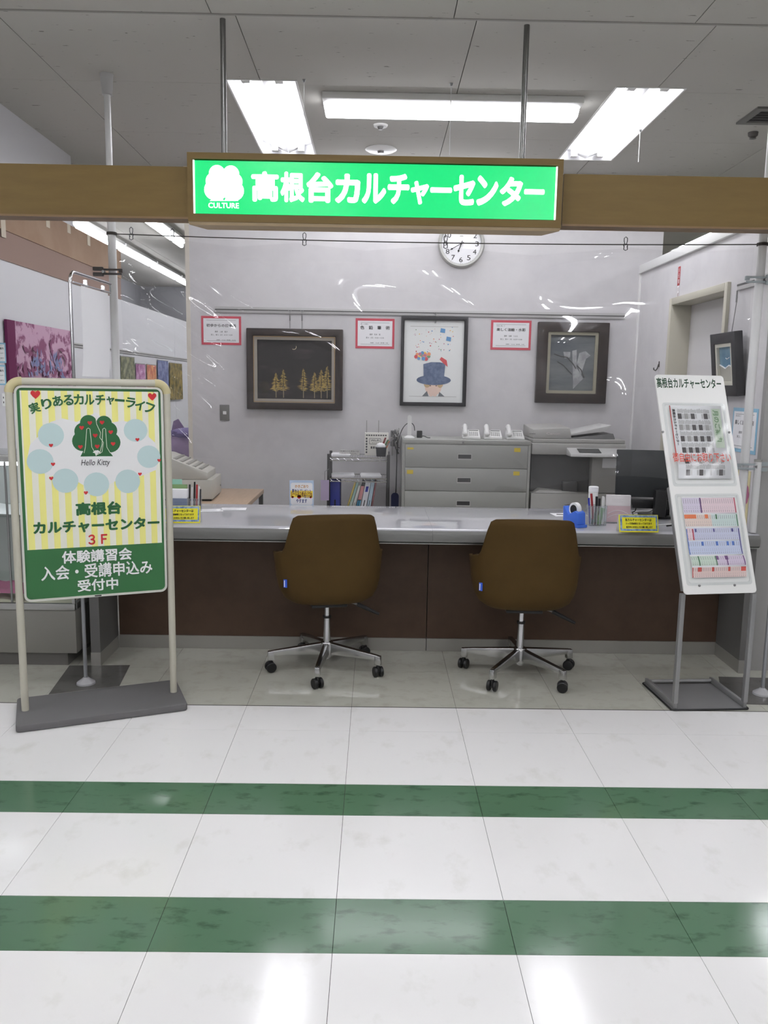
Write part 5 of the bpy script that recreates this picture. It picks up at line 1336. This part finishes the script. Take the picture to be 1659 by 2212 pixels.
# yellow tent signs
M_yel = mat('sign_yellow', (232, 224, 40), .5); M_yb = mat('sign_blue_edge', (88, 116, 160), .5, noise=((150, 176, 200), 60, .4, .6))
def tent(p, rz, label):
    t = thing('tent_sign', label, 'sign', p, rz, 'yellow payment signs on the counter')
    w, h = .10, .088
    S = Matrix.Rotation(math.radians(-16), 4, 'X')
    fc = ob('front_card', MB().box(-w, w, -.0008, .0008, 0, h).xf(S), M_yel, t)
    ob('back_card', MB().box(-w, w, -.0008, .0008, 0, h).xf(Matrix.Translation((0, .0485, 0)) @ Matrix.Rotation(math.radians(16), 4, 'X')), M_paper, t)
    ob('blue_edging', MB().ring(R4(-w*.94, w*.96, h*.07, h*.97), R4(-w*.84, w*.88, h*.19, h*.85), -.0014, -.0009).xf(S), M_yb, fc)
    mb = MB()
    write(mb, '当カルチャーセンターは', -w*.68, w*.66, h*.62, h*.79, -.0016, bold=.03)
    write(mb, '３ヶ月前納制となっております', -w*.66, w*.68, h*.43, h*.56, -.0016, bold=.03)
    write(mb, '前月中にお支払いをお願い致します', -w*.64, w*.70, h*.23, h*.35, -.0016, bold=.03)
    ob('lettering', mb.xf(S), M_ink, fc)
    return t
p = onc(1380, 1150)
tn = tent(p, math.radians(2), 'yellow tent sign with Japanese payment notice at the right, before the monitor')
q = onc(389, 1130)
dup(tn, q, math.radians(5), 'yellow tent sign with Japanese payment notice at the left, half behind the poster stand')
# monitor seen from behind
mY = 4.62
mt_ = thing('monitor', 'black flat monitor standing on the right of the counter', 'monitor', (atY(1425, 1100, mY).x, mY, CT+.0008), math.radians(-8))
fm = Frame(mt_.location, math.radians(-8))
a = fm.px(1335, 971); b_ = fm.px(1325, 1072)
ml, mh0, mh1 = min(a[0], b_[0])+.01, b_[1]+.0, a[1]
ob('screen_body', MB().box(ml, ml+.54, 0, .028, mh0, mh1).xf(Matrix.Rotation(math.radians(-6), 4, 'X') @ Matrix.Translation((0, -.02, .0))), mat('monitor_black', (32, 36, 37), .5), mt_, bevel=.004)
ob('lower_box', MB().box(ml+.06, ml+.3, -.03, .04, mh0-.06, mh0-.012), M_black, mt_, bevel=.003)
ob('neck', MB().box(ml+.235, ml+.30, -.02, .02, .012, mh0+.05), M_black, mt_, bevel=.003)
ob('foot', MB().prismz(rrect(ml+.14, ml+.4, -.09, .09, .03), 0, .012), M_black, mt_, bevel=.003)
ob('side_speaker', MB().box(ml+.2, ml+.26, -.12, -.05, .0125, .16), M_black, mt_, bevel=.004)
for x0_ in (.02, .12): ob('cable', MB().tube(bez((ml+.1+x0_, .0, mh0-.05), (ml+.1+x0_, .02, mh0-.12), (ml+.08, -.02, .05), (ml+.1, -.06, .004)), .003, 6), M_grey if x0_ > .1 else M_black, mt_)
# cables on the counter at right
t = thing('counter_cable', 'black cable lying on the right end of the counter', 'cable')
pts = [onc(1440, 1138)+Vector((0, 0, .004)), onc(1520, 1128)+Vector((0, 0, .004)), onc(1585, 1122)+Vector((0, 0, .005)), onc(1610, 1132)+Vector((0, 0, .012))]
ob('cable', MB().tube(bez(*pts), .004, 6), M_black, t)
ob('cable', MB().tube(bez(onc(1590, 1130)+Vector((0, 0, .004)), onc(1610, 1135)+Vector((0, 0, .004)), onc(1620, 1150)+Vector((0, 0, .004)), onc(1645, 1146)+Vector((0, 0, .006))), .004, 6), M_black, t)
t = thing('cable', 'white cable lying on the counter before the monitor', 'cable')
ob('cable', MB().tube(bez(onc(1418, 1136)+Vector((0, 0, .003)), onc(1440, 1134)+Vector((0, 0, .003)), onc(1480, 1132)+Vector((0, 0, .003)), onc(1540, 1134)+Vector((0, 0, .003))), .003, 6), M_white, t)
# papers and scissors
for (x, y, w_, d_, rz_2, lab) in ((455, 1103, .13, .10, .3, 'white paper sheet on the counter beside the left pen tray'), (505, 1100, .14, .09, .1, 'printed white slip on the counter, right of the other papers')):
    p = onc(x, y)
    t = thing('paper_slip', lab, 'paper', p, rz_2)
    ob('sheet', MB().box(-w_/2, w_/2, -d_/2, d_/2, 0, .0012), M_paper, t)
    mb = MB()
    for q in range(6): mb.box(-w_*.4, w_*(.1+.3*rnd.random()), -d_*.4+q*d_*.14, -d_*.4+q*d_*.14+.002, .0012, .0015)
    ob('print', mb, mat('faint_print', (170, 170, 176), .7), t)
p = onc(1212, 1112)
t = thing('paper_slip', 'pale paper with scissors beside the tape dispenser', 'paper', p, .1)
ob('sheet', MB().box(-.05, .06, -.06, .05, 0, .001), M_paper, t)
ob('scissors', MB().tube([(-.03, -.01, .004), (.03, -.03, .004)], .002, 5).tube([(.045+.014*math.cos(a*.7), -.034+.012*math.sin(a*.7), .004) for a in range(9)], .002, 5, closed=True), M_black, t)
# left tray of cards and pens
p = onc(402, 1106)
t = thing('card_tray', 'clear desk tray with white cards and pens beside the left tent sign', 'desk tray', p, 0)
hh = atY(395, 1058, p.y).z-CT; x0, x1 = atY(366, 1080, p.y).x-p.x, atY(404, 1080, p.y).x-p.x; x2 = atY(431, 1080, p.y).x-p.x
ob('white_cards', MB().box(x0, x1, .0, .05, .003, hh), M_paper, t, bevel=.002)
ob('green_card', MB().box(x0, x1-.01, .052, .058, .003, hh+.022), mat('card_green', (128, 160, 108), .6), t); ob('mint_card', MB().box(x0, x1-.04, .06, .064, .003, hh+.05), mat('card_mint', (150, 200, 180), .6), t)
ob('blue_band', MB().box(x0, x1, -.003, -.0005, .02, hh*.6), mat('band_blue', (110, 134, 176), .5), t)
ob('tray_front', MB().quad((x0, -.006, 0), (x2, -.006, 0), (x2, -.006, hh*.62), (x0, -.006, hh*.62)).quad((x2, -.006, 0), (x2, .065, 0), (x2, .065, hh*.7), (x2, -.006, hh*.62)).quad((x1+.003, -.006, 0), (x1+.003, .065, 0), (x1+.003, .065, hh*.7), (x1+.003, -.006, hh*.62)), MATS['pen_box'], t)
for (f, c_, L) in ((.1, (30, 30, 32), .15), (.3, (226, 226, 226), .135), (.5, (24, 24, 26), .165), (.68, (170, 40, 44), .15), (.86, (220, 220, 220), .14), (.95, (40, 40, 44), .125)):
    xx = x1+(x2-x1)*f
    ob('pen', MB().cyl((xx, .02, .002), (xx+.004, .025, L), .005, 8), mat('pen_%d_%d' % (c_[0], c_[2]), c_, .4), t, smooth=True)
# gift sign behind the counter
X0, X1, Z0, Z1 = rectY(626, 1037, 678, 1097, 4.89)
t = thing('gift_sign', 'small pastel gift notice with a yellow band behind the counter', 'sign', ((X0+X1)/2, 4.875, CT-.06))
w = (X1-X0)/2; h = Z1-(CT-.06); b0_ = .06
ob('board', MB().box(-w, w, 0, .004, 0, h), mat('gift_blue', (186, 204, 226), .5), t)
fr_ = ob('white_field', MB().prism(rrect(-w*.9, w*.9, b0_, h*.93, .012), -.0006, -.0002), M_paper, t)
ob('yellow_band', MB().box(-w*.92, w*.92, -.0012, -.0007, b0_+.045, b0_+.085), mat('gift_yellow', (238, 206, 60), .5), fr_)
ob('red_print', write(MB(), 'シールは２枚はってね', -w*.88, w*.88, b0_+.052, b0_+.078, -.0016, bold=.04), mat('gift_brown', (110, 60, 30), .5), fr_)
ob('blue_print', write(write(MB(), '夏休みプレゼント', -w*.8, w*.8, h-.075, h-.052, -.0012, bold=.02), '〜8/31', -w*.0, w*.6, h-.105, h-.088, -.0012, bold=.02), mat('gift_navy', (50, 60, 120), .5), fr_)
ob('orange_print', write(MB(), 'かきごおり', -w*.55, w*.55, h-.045, h-.026, -.0012, bold=.03), mat('gift_orange', (206, 150, 80), .5), fr_)
ob('blue_print', write(MB(), 'やすます', -w*.45, w*.45, b0_+.012, b0_+.036, -.0012, bold=.03), mat('gift_navy', (50, 60, 120)), fr_)
ob('red_spots', MB().disc(-w*.75, h-.1, .007, -.0012).disc(-w*.2, h-.098, .012, -.0012).disc(w*.75, h-.1, .007, -.0012), M_red, fr_)

# ================================================================== left gallery: hangings, notices, showcase
fl2 = Frame((LW, 0, 0), PI/2)
def lwp(x, y): return fl2.px(x, y, -.012)
def hanging(label, box, base, pats, group, name='batik_hanging', cat='wall hanging'):
    x0, y0, x1, y1 = box
    a = lwp(x0, y0); b = lwp(x1, y0+(y1-y0)*.06); c = lwp(x0, y1)
    w = b[0]-a[0]; h = a[1]-c[1]
    t = thing(name, label, cat, (LW+.012, a[0], a[1]), PI/2, group)
    ob('cloth', MB().grid(lambda u, v: (w*u, -.004+.006*math.sin(u*17+1)*(.3+v), -h*v), 24, 6), base, t, smooth=True)
    return t, w, h
M_mag = mat('batik_magenta', (140, 84, 116), .75, noise=((204, 166, 190), 9, .44, .5))
t, w, h = hanging('magenta batik cloth with pale leaf patterns on the left wall', (13, 690, 155, 850), M_mag, None, None)
mb = MB()
for q in range(46):
    x, z = rnd.uniform(.05, .95)*w, -rnd.uniform(.3, .95)*h; a = rnd.uniform(0, 6.28); L = rnd.uniform(.05, .13); wd_ = .014
    ca_, sa_ = math.cos(a), math.sin(a)
    mb.quad((x, -.013-q*1e-5, z), (x+ca_*L*.5-sa_*wd_, -.013-q*1e-5, z+sa_*L*.5+ca_*wd_), (x+ca_*L, -.013-q*1e-5, z+sa_*L), (x+ca_*L*.5+sa_*wd_, -.013-q*1e-5, z+sa_*L*.5-ca_*wd_))
ob('leaf_print', mb, mat('batik_plum', (140, 84, 118), .75), t)
mb = MB()
for q in range(70):
    f = q/69; x = w*(.24+.56*f); z = -h*(.85-.36*abs(math.sin(f*PI*2)))-.02+rnd.uniform(-.03, .03); a_ = rnd.uniform(0, 6.28); L = rnd.uniform(.04, .08)
    ca_, sa_ = math.cos(a_), math.sin(a_)
    mb.quad((x, -.0135-q*1e-5, z), (x+ca_*L*.5-sa_*.012, -.0135-q*1e-5, z+sa_*L*.5+ca_*.012), (x+ca_*L, -.0135-q*1e-5, z+sa_*L), (x+ca_*L*.5+sa_*.012, -.0135-q*1e-5, z+sa_*L*.5-ca_*.012))
ob('blue_print', mb, mat('batik_blue', (128, 138, 178), .75, noise=((170, 140, 176), 20, .5, .6)), t)
ob('hem', MB().box(-.02, w*.085, -.012, .004, -h, .0), mat('batik_dark', (104, 26, 76), .75), t)
for (bx, c1, c2, lab) in (((260, 770, 289, 850), (100, 104, 84), (150, 150, 120), 'olive patterned cloth, first of the five small hangings'), ((293, 786, 312, 850), (156, 96, 140), (206, 160, 196), 'mauve patterned cloth, second of the five small hangings'), ((317, 788, 336, 850), (186, 110, 96), (220, 160, 110), 'orange patterned cloth, third of the five small hangings'), ((340, 778, 362, 850), (92, 100, 140), (130, 138, 176), 'slate blue cloth, fourth of the five small hangings'), ((366, 784, 392, 862), (150, 130, 70), (90, 84, 50), 'mustard patterned cloth, fifth of the five small hangings')):
    t, w, h = hanging(lab, bx, mat('cloth_%d_%d' % (c1[0], c1[2]), c1, .8, noise=(c2, 14, .42, .6)), None, 'small cloth hangings in the gallery')
    ob('rod', MB().cyl((-.01, -.002, .004), (w+.01, -.002, .004), .004, 8), M_grey, t)
    ob('hem', MB().box(0, w, -.008, -.001, -h-.01, -h+.01), mat('cloth_%d_%d' % (c1[0], c1[2]), c1), t)
a = lwp(150, 735); b = lwp(409, 783)
t = thing('gallery_rail', 'thin picture rail along the left gallery wall', 'picture rail', (LW, a[0], (a[1]+b[1])/2), PI/2)
ob('rail', MB().box(0, b[0]-a[0]+1.5, -.01, -.0005, -.014, .014), mat('rail_grey', (188, 187, 186)), t); ob('rail_slot', MB().box(0, b[0]-a[0]+1.5, -.0108, -.01, -.004, .004), mat('slot_dark', (90, 89, 88)), t)
for (y0, y1, lab) in ((740, 784, 'blue-bordered notice at the left picture edge, upper one'), (788, 832, 'blue-bordered notice at the left picture edge, lower one')):
    A_ = atY(-30, y0, 4.598); B_ = atY(14, y1, 4.598)
    t = thing('notice', lab, 'notice', ((A_.x+B_.x)/2, 4.5975, (A_.z+B_.z)/2), 0, 'blue notices at the left edge')
    fill_notice(t, B_.x-A_.x, A_.z-B_.z, [('講座のご案内', .3, .9, .66, .78, .02), ('水曜日　10:30〜', .4, .92, .45, .52, 0), ('受講料', .6, .9, .2, .27, 0)], mat('border_blue', (142, 186, 210)))
p = atY(11, 864, 4.598)
t = thing('wall_socket', 'white wall outlet below the blue notices at left', 'outlet', (p.x, 4.5985, p.z))
ob('plate', MB().box(-.014, .02, -.006, 0, -.035, .035), M_white, t, bevel=.002); ob('holes', MB().box(-.008, -.004, -.0066, -.006, .008, .018).box(.006, .01, -.0066, -.006, .008, .018).box(-.008, -.004, -.0066, -.006, -.018, -.008).box(.006, .01, -.0066, -.006, -.018, -.008), M_ink, t)
# showcase
SX1 = -1.51; SX0 = -2.7; SY0, SY1 = 4.075, 4.56
sc2 = thing('glass_showcase', 'glass showcase on a grey plinth holding folded cloth at far left', 'showcase')
M_pl = mat('plinth_grey', (128, 126, 120), .5)
ob('plinth', MB().box(SX0, SX1, SY0, SY1, .075, .30), M_pl, sc2, bevel=.003)
ob('toe_kick', MB().box(SX0, SX1-.06, SY0+.035, SY1, .001, .0745), mat('toe_grey', (104, 102, 98), .5), sc2)
ob('lower_rail', MB().box(SX0, SX1, SY0-.004, SY0+.02, .301, .335).box(SX1-.02, SX1+.003, SY0+.021, SY1, .301, .335), M_alu, sc2, bevel=.003)
ob('corner_post', MB().box(SX1-.014, SX1, SY0, SY0+.014, .336, 1.05).box(SX1-.014, SX1, SY1-.014, SY1, .336, 1.05), M_alu, sc2)
ob('middle_post', MB().cyl((-1.83, SY0+.01, .336), (-1.83, SY0+.01, 1.05), .006, 8), M_steel, sc2)
ob('top_frame', MB().box(SX0, SX1, SY0, SY0+.03, 1.051, 1.085).box(SX1-.03, SX1, SY0+.031, SY1, 1.051, 1.085), M_alu, sc2, bevel=.003)
M_glass = clear('case_glass', (236, 242, 240), gloss=.25, haze=.02, edge=.6)
ob('front_pane', MB().rect(SX0, SX1-.015, .336, 1.05, SY0+.006), M_glass, sc2)
ob('side_pane', MB().quad((SX1-.006, SY0+.015, .336), (SX1-.006, SY1-.015, .336), (SX1-.006, SY1-.015, 1.05), (SX1-.006, SY0+.015, 1.05)), M_glass, sc2)
ob('glass_shelf', MB().box(SX0, SX1-.02, SY0+.03, SY1-.01, .77, .776), M_glass, sc2)
ob('top_pane', MB().box(SX0, SX1-.031, SY0+.031, SY1, 1.072, 1.078), M_glass, sc2)
ob('shelf_bracket', MB().cyl((-1.79, SY0+.05, .76), (-1.70, SY0+.2, .66), .008, 8), M_alu, sc2)
ob('lamp_tube', MB().cyl((SX0, SY0+.05, 1.04), (SX1-.08, SY0+.05, 1.04), .012, 10), glow('case_lamp', (250, 250, 255), 7), sc2)
ob('back_panel', MB().box(SX0, SX1-.015, SY1-.012, SY1-.002, .336, 1.05), mat('case_back', (190, 190, 190), .6), sc2)
def drape(x0, x1, y0, y1, z, amp, seed):
    r = random.Random(seed); ph_ = [r.uniform(0, 6) for _ in range(4)]
    return lambda u, v: (x0+(x1-x0)*u, y0+(y1-y0)*v, z+amp*(1+.5*math.sin(9*u+ph_[0])*math.sin(5*v+ph_[1])+.4*math.sin(16*u+6*v+ph_[2])+.3*math.sin(3*u-7*v+ph_[3]))*(math.sin(PI*u)**.4)*(math.sin(PI*v)**.4+.15))
M_cream = mat('cream_cloth', (224, 216, 196), .8)
t = thing('folded_cloth', 'crumpled cream cloth on the floor of the showcase', 'cloth')
ob('cloth', MB().grid(drape(-2.2, -1.54, SY0+.025, SY1-.05, .304, .035, 2), 40, 20), M_cream, t, smooth=True)
ob('pink_fold', MB().grid(drape(-2.1, -1.78, SY0+.03, SY0+.24, .375, .02, 5), 20, 12), mat('rose_cloth', (182, 92, 132), .8), t, smooth=True)
t = thing('price_card', 'grey leaning card inside the showcase behind the poster post', 'card', (-1.70, SY0+.1, .40))
ob('card', MB().prism([(-.05, -.02), (.05, -.02), (.05, .16), (.0, .17)], -.002, .002), mat('card_grey', (190, 188, 180), .6), t); ob('card_foot', MB().box(-.05, .05, .002, .05, -.02, -.017), mat('card_grey', (190, 188, 180)), t)
t = thing('folded_cloth', 'white folded cloth on the glass shelf of the showcase', 'cloth')
ob('cloth', MB().grid(drape(-2.1, -1.62, SY0+.05, SY1-.08, .778, .02, 8), 30, 16), M_paper, t, smooth=True)
